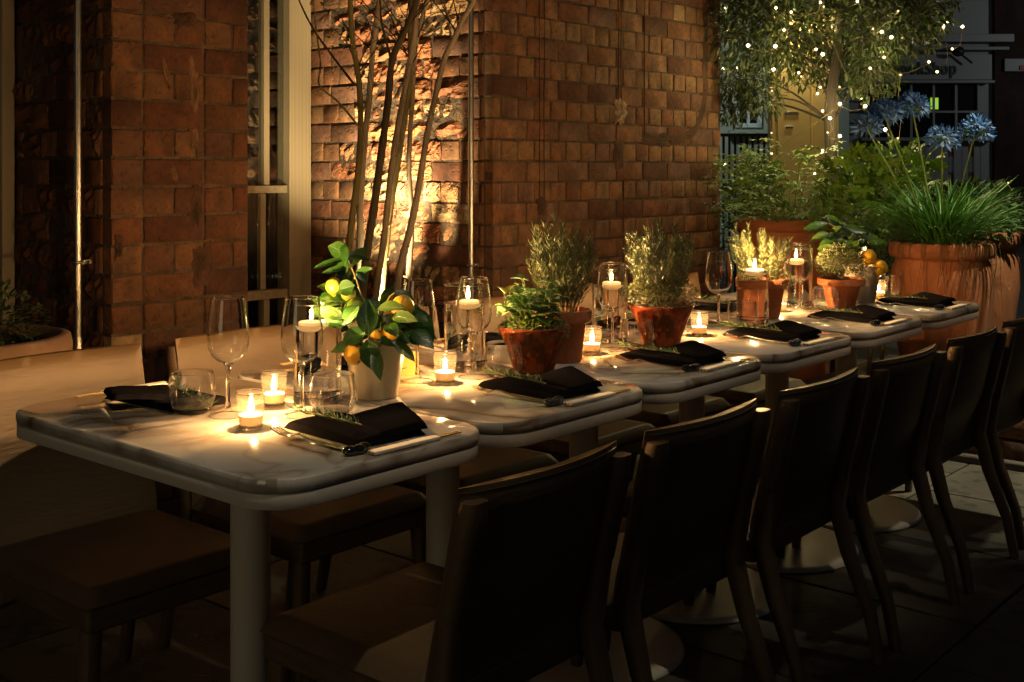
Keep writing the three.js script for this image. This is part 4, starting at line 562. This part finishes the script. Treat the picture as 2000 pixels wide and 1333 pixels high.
{
  const k = 1 / 940, P = (x, y, z) => [(x - 733) * k, (775 - y) * k, x < 700 && y < 640 ? z - 0.06 * smooth(735, 670, x) : z];
  lemonPlant('lemon plant with glossy leaves in a smooth cream pot, before the bare branches', [0.567, TOP, -0.391], 0.132, 0.0665, 0.0465, [
    [P(726, 652, 0.075), P(737, 712, 0.082), 0.042, [0, 0.2, 1]], [P(742, 656, 0.066), P(806, 660, 0.06), 0.024, [0, 0.6, 1]], [P(714, 660, 0.07), P(648, 674, 0.07), 0.026, [0, 0.7, 1]], [P(728, 648, 0.07), P(722, 576, 0.055), 0.044, [0, 0.1, 1]],
    [P(722, 638, 0.07), P(676, 658, 0.072), 0.04, [-0.2, 0.5, 1]], [P(806, 596, 0.03), P(852, 664, 0.04), 0.042, [0.2, 0.3, 1]], [P(752, 612, 0.055), P(800, 630, 0.05), 0.028, [0, 0.8, 1]], [P(772, 566, 0.02), P(815, 590, 0.03), 0.028, [0, 0.8, 0.8]],
    [P(668, 498, 0.0), P(633, 484, 0.01), 0.036, [-0.3, 0.3, 1]], [P(668, 510, 0.0), P(600, 524, 0.01), 0.018, [0, 0.8, 0.8]], [P(668, 528, 0.0), P(622, 534, 0.02), 0.018, [0, 0.8, 0.8]], [P(672, 505, 0.0), P(722, 500, 0.02), 0.012, [0, 0.8, 0.8]], [P(664, 478, 0.0), P(668, 520, 0.02), 0.018, [0, 0.3, 1]],
    [P(690, 540, 0.02), P(725, 520, 0.02), 0.02, [0, 0.6, 1]], [P(690, 560, 0.02), P(652, 572, 0.03), 0.034, [0, 0.3, 1]], [P(680, 590, 0.01), P(634, 578, 0.02), 0.03, [0, 0.7, 1]], [P(750, 600, 0.02), P(768, 556, 0.02), 0.03, [0.3, 0.3, 1]], [P(790, 600, 0.02), P(828, 612, 0.03), 0.034, [0, 0.7, 0.9]], [P(712, 610, 0.06), P(668, 628, 0.06), 0.036, [0, 0.6, 1]], [P(735, 664, 0.06), P(706, 690, 0.066), 0.03, [0, 0.3, 1]], [P(700, 530, 0.02), P(722, 548, 0.03), 0.016, [0, 0.6, 1]],
  ], [[...P(789, 598, 0.035), 1.0, 0], [...P(700, 682, 0.066), 0.86, 0], [...P(738, 652, 0.045), 0.9, 0], [...P(770, 645, 0.045), 0.8, 0], [...P(697, 604, 0.03), 0.92, 1], [...P(645, 564, 0.015), 0.72, 1], [...P(674, 580, 0.01), 0.66, 1]],
    [[P(733, 665, 0), P(715, 600, 0.01), P(690, 545, 0.01), P(668, 500, 0), P(664, 472, 0)], [P(735, 665, 0), P(750, 610, 0.02), P(772, 570, 0.02), P(800, 592, 0.02)], [P(730, 665, 0.01), P(728, 630, 0.05), P(728, 655, 0.07)], [P(690, 545, 0.01), P(668, 566, 0.01), P(648, 548, 0.015)]],
    Array.from({ length: 58 }, (_, i) => i < 42 ? [R(-0.065, 0.075), R(0.105, 0.20), R(-0.02, 0.07)] : [R(-0.10, -0.03), R(0.18, 0.27), R(-0.09, -0.04)]));
  const k2 = 1 / 549, Q = (x, y, z) => [(x - 1684) * k2, (586 - y) * k2, z];
  lemonPlant('second lemon plant with two hanging lemons behind the thyme pot', [2.895, TOP, -0.355], 0.13, 0.0665, 0.0465, [
    [Q(1618, 432, 0.0), Q(1566, 440, 0.03), 0.032, [0, 0.7, 0.9]], [Q(1640, 455, 0.02), Q(1596, 470, 0.03), 0.028, [0, 0.7, 1]], [Q(1650, 440, 0.02), Q(1690, 448, 0.04), 0.03, [0, 0.6, 1]], [Q(1690, 470, 0.03), Q(1706, 498, 0.05), 0.026, [0.4, 0.3, 1]], [Q(1660, 462, 0.03), Q(1630, 488, 0.05), 0.03, [0, 0.4, 1]], [Q(1675, 455, 0.02), Q(1712, 472, 0.03), 0.028, [0, 0.8, 0.8]],
  ], [[...Q(1690, 497, 0.045), 1.05, 0], [...Q(1712, 518, 0.045), 1.1, 0]], [[Q(1684, 520, 0), Q(1665, 470, 0), Q(1640, 445, 0.01), Q(1618, 432, 0)], [Q(1684, 520, 0), Q(1690, 465, 0.02), Q(1694, 482, 0.04)], [Q(1690, 465, 0.02), Q(1706, 480, 0.03), Q(1712, 500, 0.04)]],
    Array.from({ length: 34 }, () => [R(-0.125, 0.04), R(0.19, 0.275), R(-0.05, 0.05)]));
}

// ---------------------------------------------------------------- bare branches in the corner, and the lamp at their foot
const STEMS = [[0.017,0.01,"g",[[2.3,0.55,-2.42],[2.29,0.74,-2.41],[2.28,0.9,-2.4],[2.28,1.04,-2.38],[2.29,1.19,-2.36],[2.29,1.41,-2.34],[2.28,1.61,-2.34],[2.25,1.8,-2.35],[2.24,1.96,-2.35],[2.23,2.13,-2.35]]],[0.005,0.003,"g",[[2.26,1.41,-2.31],[2.18,1.52,-2.36],[2.12,1.59,-2.41],[2.11,1.67,-2.39],[2.08,1.86,-2.39],[2.06,2.0,-2.38]]],[0.006,0.003,"d",[[2.24,1.59,-2.32],[2.19,1.72,-2.41],[2.15,1.83,-2.48],[2.12,1.94,-2.53],[2.1,2.05,-2.57]]],[0.017,0.011,"w",[[2.33,0.54,-2.42],[2.34,0.7,-2.42],[2.35,0.9,-2.41],[2.35,1.08,-2.41],[2.36,1.3,-2.4],[2.38,1.57,-2.38],[2.39,1.77,-2.37],[2.41,1.98,-2.35],[2.43,2.16,-2.34]]],[0.02,0.012,"d",[[2.21,0.57,-2.25],[2.22,0.73,-2.25],[2.24,0.91,-2.24],[2.26,1.09,-2.22],[2.28,1.3,-2.2],[2.3,1.52,-2.18],[2.32,1.71,-2.17],[2.36,1.83,-2.13],[2.39,1.95,-2.1],[2.41,2.12,-2.08]]],[0.016,0.011,"p",[[2.33,0.55,-2.3],[2.34,0.74,-2.29],[2.36,0.93,-2.27],[2.37,1.13,-2.25],[2.39,1.35,-2.23],[2.42,1.59,-2.2],[2.44,1.79,-2.17],[2.45,1.96,-2.16],[2.45,2.14,-2.16]]],[0.017,0.01,"g",[[2.45,0.58,-2.39],[2.46,0.85,-2.37],[2.47,1.08,-2.34],[2.49,1.3,-2.31],[2.51,1.53,-2.28],[2.51,1.71,-2.26],[2.51,1.89,-2.26],[2.51,2.11,-2.24]]],[0.018,0.01,"p",[[2.35,0.56,-2.2],[2.36,0.78,-2.18],[2.39,0.98,-2.14],[2.41,1.15,-2.11],[2.43,1.37,-2.08],[2.45,1.54,-2.05],[2.47,1.71,-2.01],[2.49,1.78,-1.98],[2.51,1.86,-1.95],[2.54,1.95,-1.91],[2.56,2.08,-1.88]]],[0.006,0.003,"w",[[2.49,1.77,-1.99],[2.49,1.86,-2.01],[2.48,1.95,-2.03],[2.48,2.06,-2.05]]],[0.014,0.009,"w",[[2.56,0.53,-2.34],[2.57,0.76,-2.33],[2.58,1.01,-2.32],[2.57,1.24,-2.33],[2.58,1.53,-2.32],[2.59,1.81,-2.3],[2.62,1.99,-2.27],[2.63,2.15,-2.26]]],[0.006,0.003,"w",[[2.54,1.82,-2.21],[2.57,1.87,-2.12],[2.58,1.97,-2.06],[2.58,2.05,-2.01]]],[0.006,0.003,"d",[[2.31,1.69,-2.17],[2.28,1.86,-2.2],[2.28,1.95,-2.21],[2.26,2.03,-2.23]]],[0.004,0.002,"p",[[2.38,1.82,-2.16],[2.36,1.91,-2.23],[2.35,1.98,-2.28]]],[0.01,0.006,"w",[[2.5,1.55,-2.34],[2.54,1.67,-2.29],[2.55,1.69,-2.27]]]];
{
  const t = thing('birch_stems', 'tall bare birch stems lit from below against the brick', 'branches', [0, 0, 0]);
  mesh('planter', lathe([[0, 0], [0.2, 0], [0.205, 0.01], [0.25, 0.5], [0.262, 0.51], [0.264, 0.55], [0.25, 0.556], [0.235, 0.55], [0.228, 0.5], [0.01, 0.49]], 48).translate(2.40, 0, -2.40), M.blackMetal, t);
  mesh('soil', new THREE.CylinderGeometry(0.226, 0.226, 0.02, 32).translate(2.40, 0.505, -2.40), M.soil, t);
  for (const [r0, r1, tone, pts] of STEMS) {
    const s = mesh('stem', tube(pts, r0, r1, pts.length * 7, 9, 0.2), BARK[tone], t), c = new THREE.CatmullRomCurve3(pts.map(p => V(...p))), tw = [];
    if (r0 > 0.012) { for (let i = 0; i < 7; i++) { const u = R(0.12, 0.75), p = c.getPoint(u), d = dirOf(R(0, 6.28), R(0.1, 0.9)), r = lerp(r0, r1, u); tw.push(tube([p, p.clone().addScaledVector(d, r * 1.5), p.clone().addScaledVector(d, r * 1.9)], 0.0045, 0.003, 4, 6)); } mesh('knots', merge(tw), BARK[tone === 'w' ? 'p' : tone], s); const tg = []; for (let i = 0; i < 6; i++) { const u = R(0.68, 0.98), p = c.getPoint(u), d = dirOf(R(0, 6.28), R(0.5, 1.1)), l = R(0.15, 0.4); tg.push(tube([p, p.clone().addScaledVector(d, l * 0.5).add(V(R(-0.03, 0.03), 0.03, R(-0.03, 0.03))), p.clone().addScaledVector(d, l)], 0.0035, 0.0012, 8, 5)); } mesh('twigs', merge(tg), BARK.d, s).userData.kind = 'stuff'; }
  }
  const ms = []; for (const c of [[2.16, 1.93, -2.40], [2.21, 1.78, -2.36], [2.2, 2.02, -2.38]]) for (let i = 0; i < 12; i++) ms.push(aim(V(c[0] + R(-0.05, 0.05), c[1] + R(-0.03, 0.03), c[2] + R(-0.05, 0.05)), dirOf(R(0, 6.28), R(-0.5, 0.3)), V(0, 1, 0), R(0.6, 1))); leaves('leaves', leafGeo(0.04, 0.022, 0.2, 0.2, 5), L.shrub, ms, t);
  for (const [x, z, tx, ty, tz, power, angle, soft, label] of [[2.325, -2.34, 2.875, 1.42, -2.80, 0.62, 0.70, 0.4, 'small black uplight at the left of the birch stems behind the lemon plant'], [2.52, -2.57, 2.875, 1.48, -2.70, 0.8, 0.50, 0.5, 'small black uplight between the birch stems and the brick']]) {
    const u = thing('uplight', label, 'spotlight', [x, 0.47, z], 0, 'uplights at the foot of the birch stems');
    mesh('stake', new THREE.CylinderGeometry(0.008, 0.006, 0.14, 8).translate(0, 0.0, 0), M.blackMetal, u);
    const dir = V(tx - x, ty - 0.57, tz - z).normalize(), h = new THREE.Group(); h.name = 'lamp_head'; h.position.y = 0.1; h.quaternion.setFromUnitVectors(V(0, 1, 0), dir); u.add(h);
    mesh('housing', lathe([[0, -0.045], [0.026, -0.045], [0.03, -0.04], [0.034, 0.04], [0.032, 0.042], [0.029, 0.028], [0.0, 0.024]], 28), M.blackMetal, h); mesh('lens', new THREE.CylinderGeometry(0.028, 0.028, 0.003, 28).translate(0, 0.027, 0), M.lens, h);
    const s = new THREE.SpotLight(UPLIGHT, UPLIGHT_I * power, 0, angle, soft); s.position.set(x, 0.57, z).addScaledVector(dir, 0.047); s.target.position.set(tx, ty, tz); s.castShadow = true; s.shadow.radius = 0.7; scene.add(s, s.target);
  }
}
{
  const b = thing('stone_planter', 'wide pale planter bowl of dark foliage at the left edge', 'planter', [0.43, 0, -1.98]);
  mesh('bowl', lathe([[0, 0], [0.17, 0], [0.18, 0.02], [0.20, 0.3], [0.25, 0.62], [0.262, 0.665], [0.285, 0.672], [0.298, 0.69], [0.30, 0.72], [0.294, 0.748], [0.27, 0.755], [0.245, 0.74], [0.235, 0.70], [0.01, 0.69]], 64), M.stonePot, b);
  mesh('soil', new THREE.CylinderGeometry(0.24, 0.24, 0.02, 32).translate(0, 0.715, 0), M.soil, b); bushy('foliage', b, [0, 0.78, 0], 0.23, 0.13, 1500, leafGeo(0.022, 0.012, 0.3, 0.3, 3), L.dark);
}

// ---------------------------------------------------------------- garden end: pots, agapanthus, tree with fairy lights
const bigPot = (k, ky = k) => lathe([[0, 0], [0.15, 0], [0.16, 0.01], [0.185, 0.15], [0.222, 0.36], [0.242, 0.54], [0.246, 0.64], [0.238, 0.715], [0.22, 0.758], [0.217, 0.77], [0.228, 0.774], [0.246, 0.782], [0.252, 0.80], [0.252, 0.835], [0.244, 0.855], [0.225, 0.862], [0.2, 0.838], [0.19, 0.8], [0.01, 0.79]].map(([r, y]) => [r * k, y * ky]), 64);
{
  const w = thing('brick_plinth', 'low brick planter edge lit behind the chair legs at the right', 'low wall');
  mesh('core', metricBox(3.93, 5.2, -0.03, 0.205, -1.2, 1.6), M.mortar, w);
  for (let k = 0; k < 2; k++) for (let i = 0; i < 12; i++) { const m = mesh('brick', pick(GS), pick(BRICK), w); m.position.set(3.92, 0.02 + k * CO, -1.07 + i * BL + (k % 2) * BL / 2); m.rotation.y = -Math.PI / 2; }
  mesh('kerb', rbox(0.05, 0.035, 2.8, 0.008, 3.885, 0.016, 0.2), M.paving[1], w);
  const Y = 0.205;
  const a = thing('agapanthus_pot', 'large round terracotta pot of blue agapanthus at the end of the tables', 'plant pot', [4.12, Y, -0.52]);
  mesh('pot', bigPot(0.9, 0.82), M.bigTerra, a); mesh('soil', new THREE.CylinderGeometry(0.17, 0.17, 0.02, 32).translate(0, 0.66, 0), M.soil, a);
  const strap = leafGeo(0.33, 0.0065, 0.3, 0.5, 9, 1.3), ms = [];
  for (let i = 0; i < 760; i++) { const az = R(0, 6.28), r = R(0, 0.13); ms.push(aim(V(Math.cos(az) * r, 0.67, Math.sin(az) * r), dirOf(az + R(-0.6, 0.6), R(0.75, 1.5)), V(0, 1, 0), R(0.55, 1.2))); } leaves('strap_leaves', strap, L.strap, ms, a, 0.4);
  const hang = []; for (let i = 0; i < 46; i++) { const az = R(0, 6.28), c = Math.cos(az), s = Math.sin(az), r = 0.236; hang.push(tube([[c * 0.13, 0.73, s * 0.13], [c * r, 0.705, s * r], [c * (r + R(0.004, 0.02)), R(0.57, 0.65), s * (r + 0.01)], [c * (r + R(0.004, 0.03)) + R(-0.03, 0.03), R(0.4, 0.54), s * (r + 0.012) + R(-0.03, 0.03)]], 0.0013, 0.0007, 10, 4)); } mesh('trailing_blades', merge(hang), L.dark, a).userData.kind = 'stuff';
  const petal = leafGeo(0.034, 0.0085, 0.25, -0.25, 4, 0.8);
  for (const [x, y, z, rad, n] of [[3.765, 1.465, -0.635, 0.072, 62], [3.935, 1.50, -0.58, 0.072, 64], [3.66, 1.41, -0.67, 0.058, 40], [3.87, 1.355, -0.425, 0.066, 42], [4.115, 1.395, -0.37, 0.078, 60]]) {
    const X = x - 4.12, Yh = y - Y, Z = z + 0.52, top = V(X, Yh, Z), st = mesh('flower_stem', tube([[X * 0.2, 0.66, Z * 0.2], [X * 0.55, lerp(0.66, Yh, 0.5), Z * 0.55], [X, Yh, Z]], 0.0045, 0.0036, 14, 7), M.greenStem, a);
    const m = [], pd = []; for (let i = 0; i < n; i++) { const d = dirOf(i * 2.4 + R(-0.2, 0.2), Math.asin(lerp(-0.35, 0.98, (i + 0.5) / n))), b = top.clone().addScaledVector(d, rad * R(0.62, 0.8)); pd.push(tube([top, b], 0.0011, 0.0009, 2, 4)); for (let k = 0; k < 5; k++) { const side = V(R(-1, 1), R(-1, 1), R(-1, 1)).cross(d).normalize(); m.push(aim(b, d.clone().multiplyScalar(0.85).addScaledVector(side, 0.62), side, R(0.8, 1.15))); } }
    mesh('pedicels', merge(pd), M.greenStem, st); const f = leaves('florets', petal, L.petal, m, st, 0.45);
  }
  const b = thing('terracotta_pot', 'second round terracotta pot behind the agapanthus at the right', 'plant pot', [4.66, Y, -0.60]); mesh('pot', bigPot(1.0, 0.85), M.bigTerra, b); mesh('soil', new THREE.CylinderGeometry(0.185, 0.185, 0.02, 32).translate(0, 0.685, 0), M.soil, b); bushy('foliage', b, [0.02, 0.78, 0.05], 0.26, 0.18, 900, leafGeo(0.05, 0.026, 0.3, 0.3, 4), L.shrub, 0.2);
  const c = thing('geranium_pot', 'wide terracotta pot of lobed-leaf geranium under the tree', 'plant pot', [4.70, 0, -1.56]);
  mesh('pot', lathe([[0, 0], [0.19, 0], [0.2, 0.02], [0.245, 0.5], [0.262, 0.9], [0.278, 0.905], [0.29, 0.92], [0.29, 0.955], [0.278, 0.968], [0.25, 0.965], [0.24, 0.93], [0.01, 0.92]], 64), M.bigTerra, c); mesh('soil', new THREE.CylinderGeometry(0.235, 0.235, 0.02, 32).translate(0, 0.935, 0), M.soil, c);
  const lob = lobedGeo(0.042);
  const gm = [], gs = []; for (let i = 0; i < 420; i++) { const az = R(0, 6.28), r = 0.10 + Math.sqrt(rnd()) * 0.34, hgt = 0.97 + Math.pow(rnd(), 1.2) * 0.46 * (1.15 - r), p = V(Math.cos(az) * r, hgt, Math.sin(az) * r), nrm = V(Math.cos(az) * 0.5 + R(-0.3, 0.3), 1, Math.sin(az) * 0.5 + R(-0.3, 0.3)); gm.push(aim(p, V(Math.cos(az), R(-0.3, 0.3), Math.sin(az)), nrm, R(0.6, 1.25))); if (i % 3 === 0) gs.push(tube([[Math.cos(az) * r * 0.3, 0.94, Math.sin(az) * r * 0.3], [p.x * 0.7, lerp(0.95, hgt, 0.6), p.z * 0.7], p], 0.0016, 0.0012, 6, 4)); }
  mesh('stems', merge(gs), M.greenStem, c).userData.kind = 'stuff'; leaves('foliage', lob, L.geranium, gm, c, 0.4);
  const plants = [['geranium', 'leafy green plant spilling between the tree and the agapanthus', [4.40, Y, -0.98], 0.30, 0.33, 0.80, lob, L.geranium, 420], ['shrub', 'small-leaved shrub behind the second lemon plant', [4.25, Y, -0.86], 0.26, 0.16, 0.62, leafGeo(0.024, 0.011, 0.3, 0.2, 3), L.shrub, 2200], ['shrub', 'dark shrub at the corner of the long brick wall', [5.25, 0, -2.05], 0.24, 0.45, 0.85, lob, L.shrub, 330], ['shrub', 'dark low shrub at the right edge of the picture', [4.75, Y, 0.10], 0.36, 0.42, 0.42, leafGeo(0.05, 0.026, 0.3, 0.3, 4), L.dark, 1500], ['shrub', 'taller shrub between the tree trunk and blue flowers', [4.85, 0, -1.0], 0.25, 0.34, 1.05, lob, L.geranium, 260]];
  for (const [name, label, pos, rx, ry, y, geo, mat, n] of plants) { const p = thing(name, label, 'shrub', pos); mesh('stem', tube([[0, 0, 0], [0.02, y * 0.5, 0.01], [0, y, 0]], 0.012, 0.006, 8, 7), M.twig, p); bushy('foliage', p, [0, y, 0], rx, ry, n, geo, mat); }
}
const CROWN = [[4.87,2.03,-1.94,0.22],[4.91,2.08,-1.74,0.25],[5.25,2.07,-1.65,0.25],[5.23,2.02,-1.36,0.23],[5.48,2.08,-1.23,0.21],[5.67,2.16,-1.16,0.15],[4.97,1.78,-1.98,0.16],[5.25,1.76,-1.34,0.15],[5.44,1.84,-1.58,0.17],[5.17,1.88,-1.74,0.16],[4.96,2.42,-1.83,0.29],[5.19,2.47,-1.56,0.35],[5.52,2.43,-1.33,0.3],[5.01,1.62,-2.08,0.12],[4.95,1.65,-1.85,0.12],[5.04,2.19,-2.21,0.18]];
const BULBS = [[4.98,2.19,-2.12],[4.51,2.09,-1.54],[4.72,2.09,-1.56],[4.7,2.1,-1.36],[4.91,2.07,-1.04],[5.01,2.0,-1.22],[5.34,2.02,-1.31],[5.09,2.04,-1.5],[4.99,2.06,-2.11],[4.6,1.98,-1.54],[4.86,2.0,-1.52],[4.5,1.9,-1.7],[4.54,1.89,-1.56],[4.65,1.87,-1.38],[4.73,1.85,-1.38],[5.23,1.93,-1.46],[4.76,1.81,-1.91],[4.88,1.8,-1.75],[4.97,1.78,-1.64],[4.64,1.73,-1.46],[4.95,1.78,-1.21],[4.95,1.69,-1.5],[5.0,1.66,-1.54],[4.9,1.68,-1.77],[5.24,1.64,-1.39],[4.72,1.67,-1.28],[4.97,1.83,-2.13],[5.2,1.89,-1.25],[5.11,1.85,-1.2],[4.83,2.13,-1.23],[4.87,2.15,-1.46],[5.05,1.6,-1.43],[5.01,1.52,-1.47],[5.0,1.44,-1.48],[4.98,1.56,-1.5],[4.98,1.34,-1.5],[5.09,1.21,-1.6],[5.16,1.45,-1.91],[5.16,1.33,-1.91],[4.89,1.6,-1.77],[5.05,1.42,-1.43],[5.04,1.29,-1.43],[5.05,1.14,-1.43],[5.0,1.58,-1.26],[4.98,1.26,-2.12],[6.24,2.16,-1.26],[5.51,2.04,-1.02],[6.3,2.13,-1.19],[5.0,1.8,-0.91],[5.24,1.76,-1.16],[5.17,1.76,-0.93],[6.26,1.99,-1.24],[5.16,1.56,-1.12],[5.04,1.95,-1.13],[5.47,1.99,-1.24],[4.98,1.4,-1.07],[5.12,1.28,-1.1],[5.01,1.16,-1.04],[6.48,1.15,-0.97],[6.49,1.06,-0.97],[5.03,1.45,-1.16]];
{
  const t = thing('bay_tree', 'small-leaved evergreen tree hung with fairy lights at the garden end', 'tree', [0, 0, 0]), bx = 5.11, bz = -1.51;
  mesh('trunk', tube([[bx + 0.02, 0, bz], [bx, 0.5, bz - 0.01], [bx, 1.24, bz], [bx - 0.01, 1.61, bz], [bx + 0.02, 1.9, bz + 0.03], [bx + 0.03, 2.3, bz + 0.04], [bx + 0.02, 2.7, bz]], 0.052, 0.018, 36, 10, 0.1), BARK.t, t);
  for (const c of CROWN) { const y = Math.max(1.5, c[1] - 0.28), p = V(bx + 0.01, y, bz), e = V(c[0], c[1], c[2]); mesh('limb', tube([p, p.clone().lerp(e, 0.5).add(V(0, 0.05, 0)), e], 0.009, 0.003, 10, 6), BARK.t, t); }
  const lg = leafGeo(0.052, 0.0145, 0.3, 0.2, 4, 0.9), ms = [], tw = [];
  for (const [x, y, z, r] of CROWN) for (let i = 0; i < 900 * (r / 0.22) ** 2; i++) { const d = dirOf(R(0, 6.28), Math.asin(R(-1, 1))), k = Math.pow(rnd(), 0.4) * 1.12, p = V(x + d.x * r * k, y + d.y * r * k, z + d.z * r * k); ms.push(aim(p, d.clone().multiplyScalar(0.5).add(V(R(-0.8, 0.8), R(-1.1, 0.6), R(-0.8, 0.8))), V(R(-0.5, 0.5), 1, R(-0.5, 0.5)), R(0.7, 1.25))); if (i % 12 === 0) tw.push(tube([V(x + d.x * r * 0.2, y + d.y * r * 0.2, z + d.z * r * 0.2), p], 0.0022, 0.001, 3, 4)); }
  mesh('twigs', merge(tw), BARK.d, t).userData.kind = 'stuff'; leaves('crown', lg, L.tree, ms, t, 0.4);
  const f = thing('fairy_lights', 'string of warm white fairy lights wound through the tree', 'fairy lights'), bg = new THREE.SphereGeometry(0.0085, 12, 8);
  BULBS.forEach(([x, y, z]) => { const q = rnd(), m = mesh('bulb', bg, q < 0.35 ? M.bulbDim : q < 0.75 ? M.bulb : M.bulbHot, f); m.position.set(x, y, z); m.scale.setScalar(q < 0.35 ? 0.6 : q < 0.75 ? 0.8 : 1.0); m.castShadow = false; const p = new THREE.PointLight(FAIRY, FAIRY_I * (q < 0.35 ? 0.4 : q < 0.75 ? 1 : 1.6)); p.position.set(x, y, z); p.shadow.radius = 0.4; p.castShadow = true; f.add(p); });
  const left = BULBS.map(b => V(...b)), path = [left.shift()]; while (left.length) { const l = path[path.length - 1]; let k = 0, bd = 1e9; left.forEach((q, i) => { const d = q.distanceTo(l); if (d < bd) { bd = d; k = i; } }); path.push(left.splice(k, 1)[0]); }
  const wire = []; for (let i = 0; i + 1 < path.length; i++) { const a = path[i], b = path[i + 1], dd = a.distanceTo(b); if (dd > 0.9) continue; const off = V(0, -0.012, 0); wire.push(tube([a.clone().add(off), a.clone().lerp(b, 0.5).add(V(R(-0.04, 0.04), -0.02 - 0.15 * dd * 0.5, R(-0.04, 0.04))), b.clone().add(off)], 0.0014, 0.0014, 8, 4)); } mesh('wire', merge(wire), M.twig, f);
  const g = thing('garden_lamp', 'garden lamp on a post just beyond the right edge, shining down on the pots', 'lamp', [4.15, 0.205, 0.95]);
  mesh('post', new THREE.CylinderGeometry(0.018, 0.024, 2.6, 12).translate(0, 1.3, 0), M.blackMetal, g); mesh('arm', tube([[0, 2.58, 0], [-0.03, 2.68, -0.2], [-0.1, 2.66, -0.5]], 0.012, 0.010, 12, 8), M.blackMetal, g);
  const hp = V(-0.1, 2.6, -0.5), dir = V(-0.02, -1, -0.30).normalize(), h = new THREE.Group(); h.name = 'lamp_head'; h.position.copy(hp); h.quaternion.setFromUnitVectors(V(0, 1, 0), dir); g.add(h);
  mesh('housing', lathe([[0, -0.06], [0.03, -0.055], [0.036, -0.045], [0.055, 0.045], [0.050, 0.045], [0.045, 0.02], [0, 0.016]], 28), M.blackMetal, h); mesh('lens', new THREE.CylinderGeometry(0.044, 0.044, 0.003, 28).translate(0, 0.022, 0), M.lens, h);
  const s = new THREE.SpotLight(GARDEN, GARDEN_I, 0, 0.50, 0.9); s.position.set(4.15, 0.205, 0.95).add(hp).addScaledVector(dir, 0.06); s.target.position.copy(s.position).add(dir); s.castShadow = true; s.shadow.radius = 2; scene.add(s, s.target);
}
renderer.render(scene, camera);
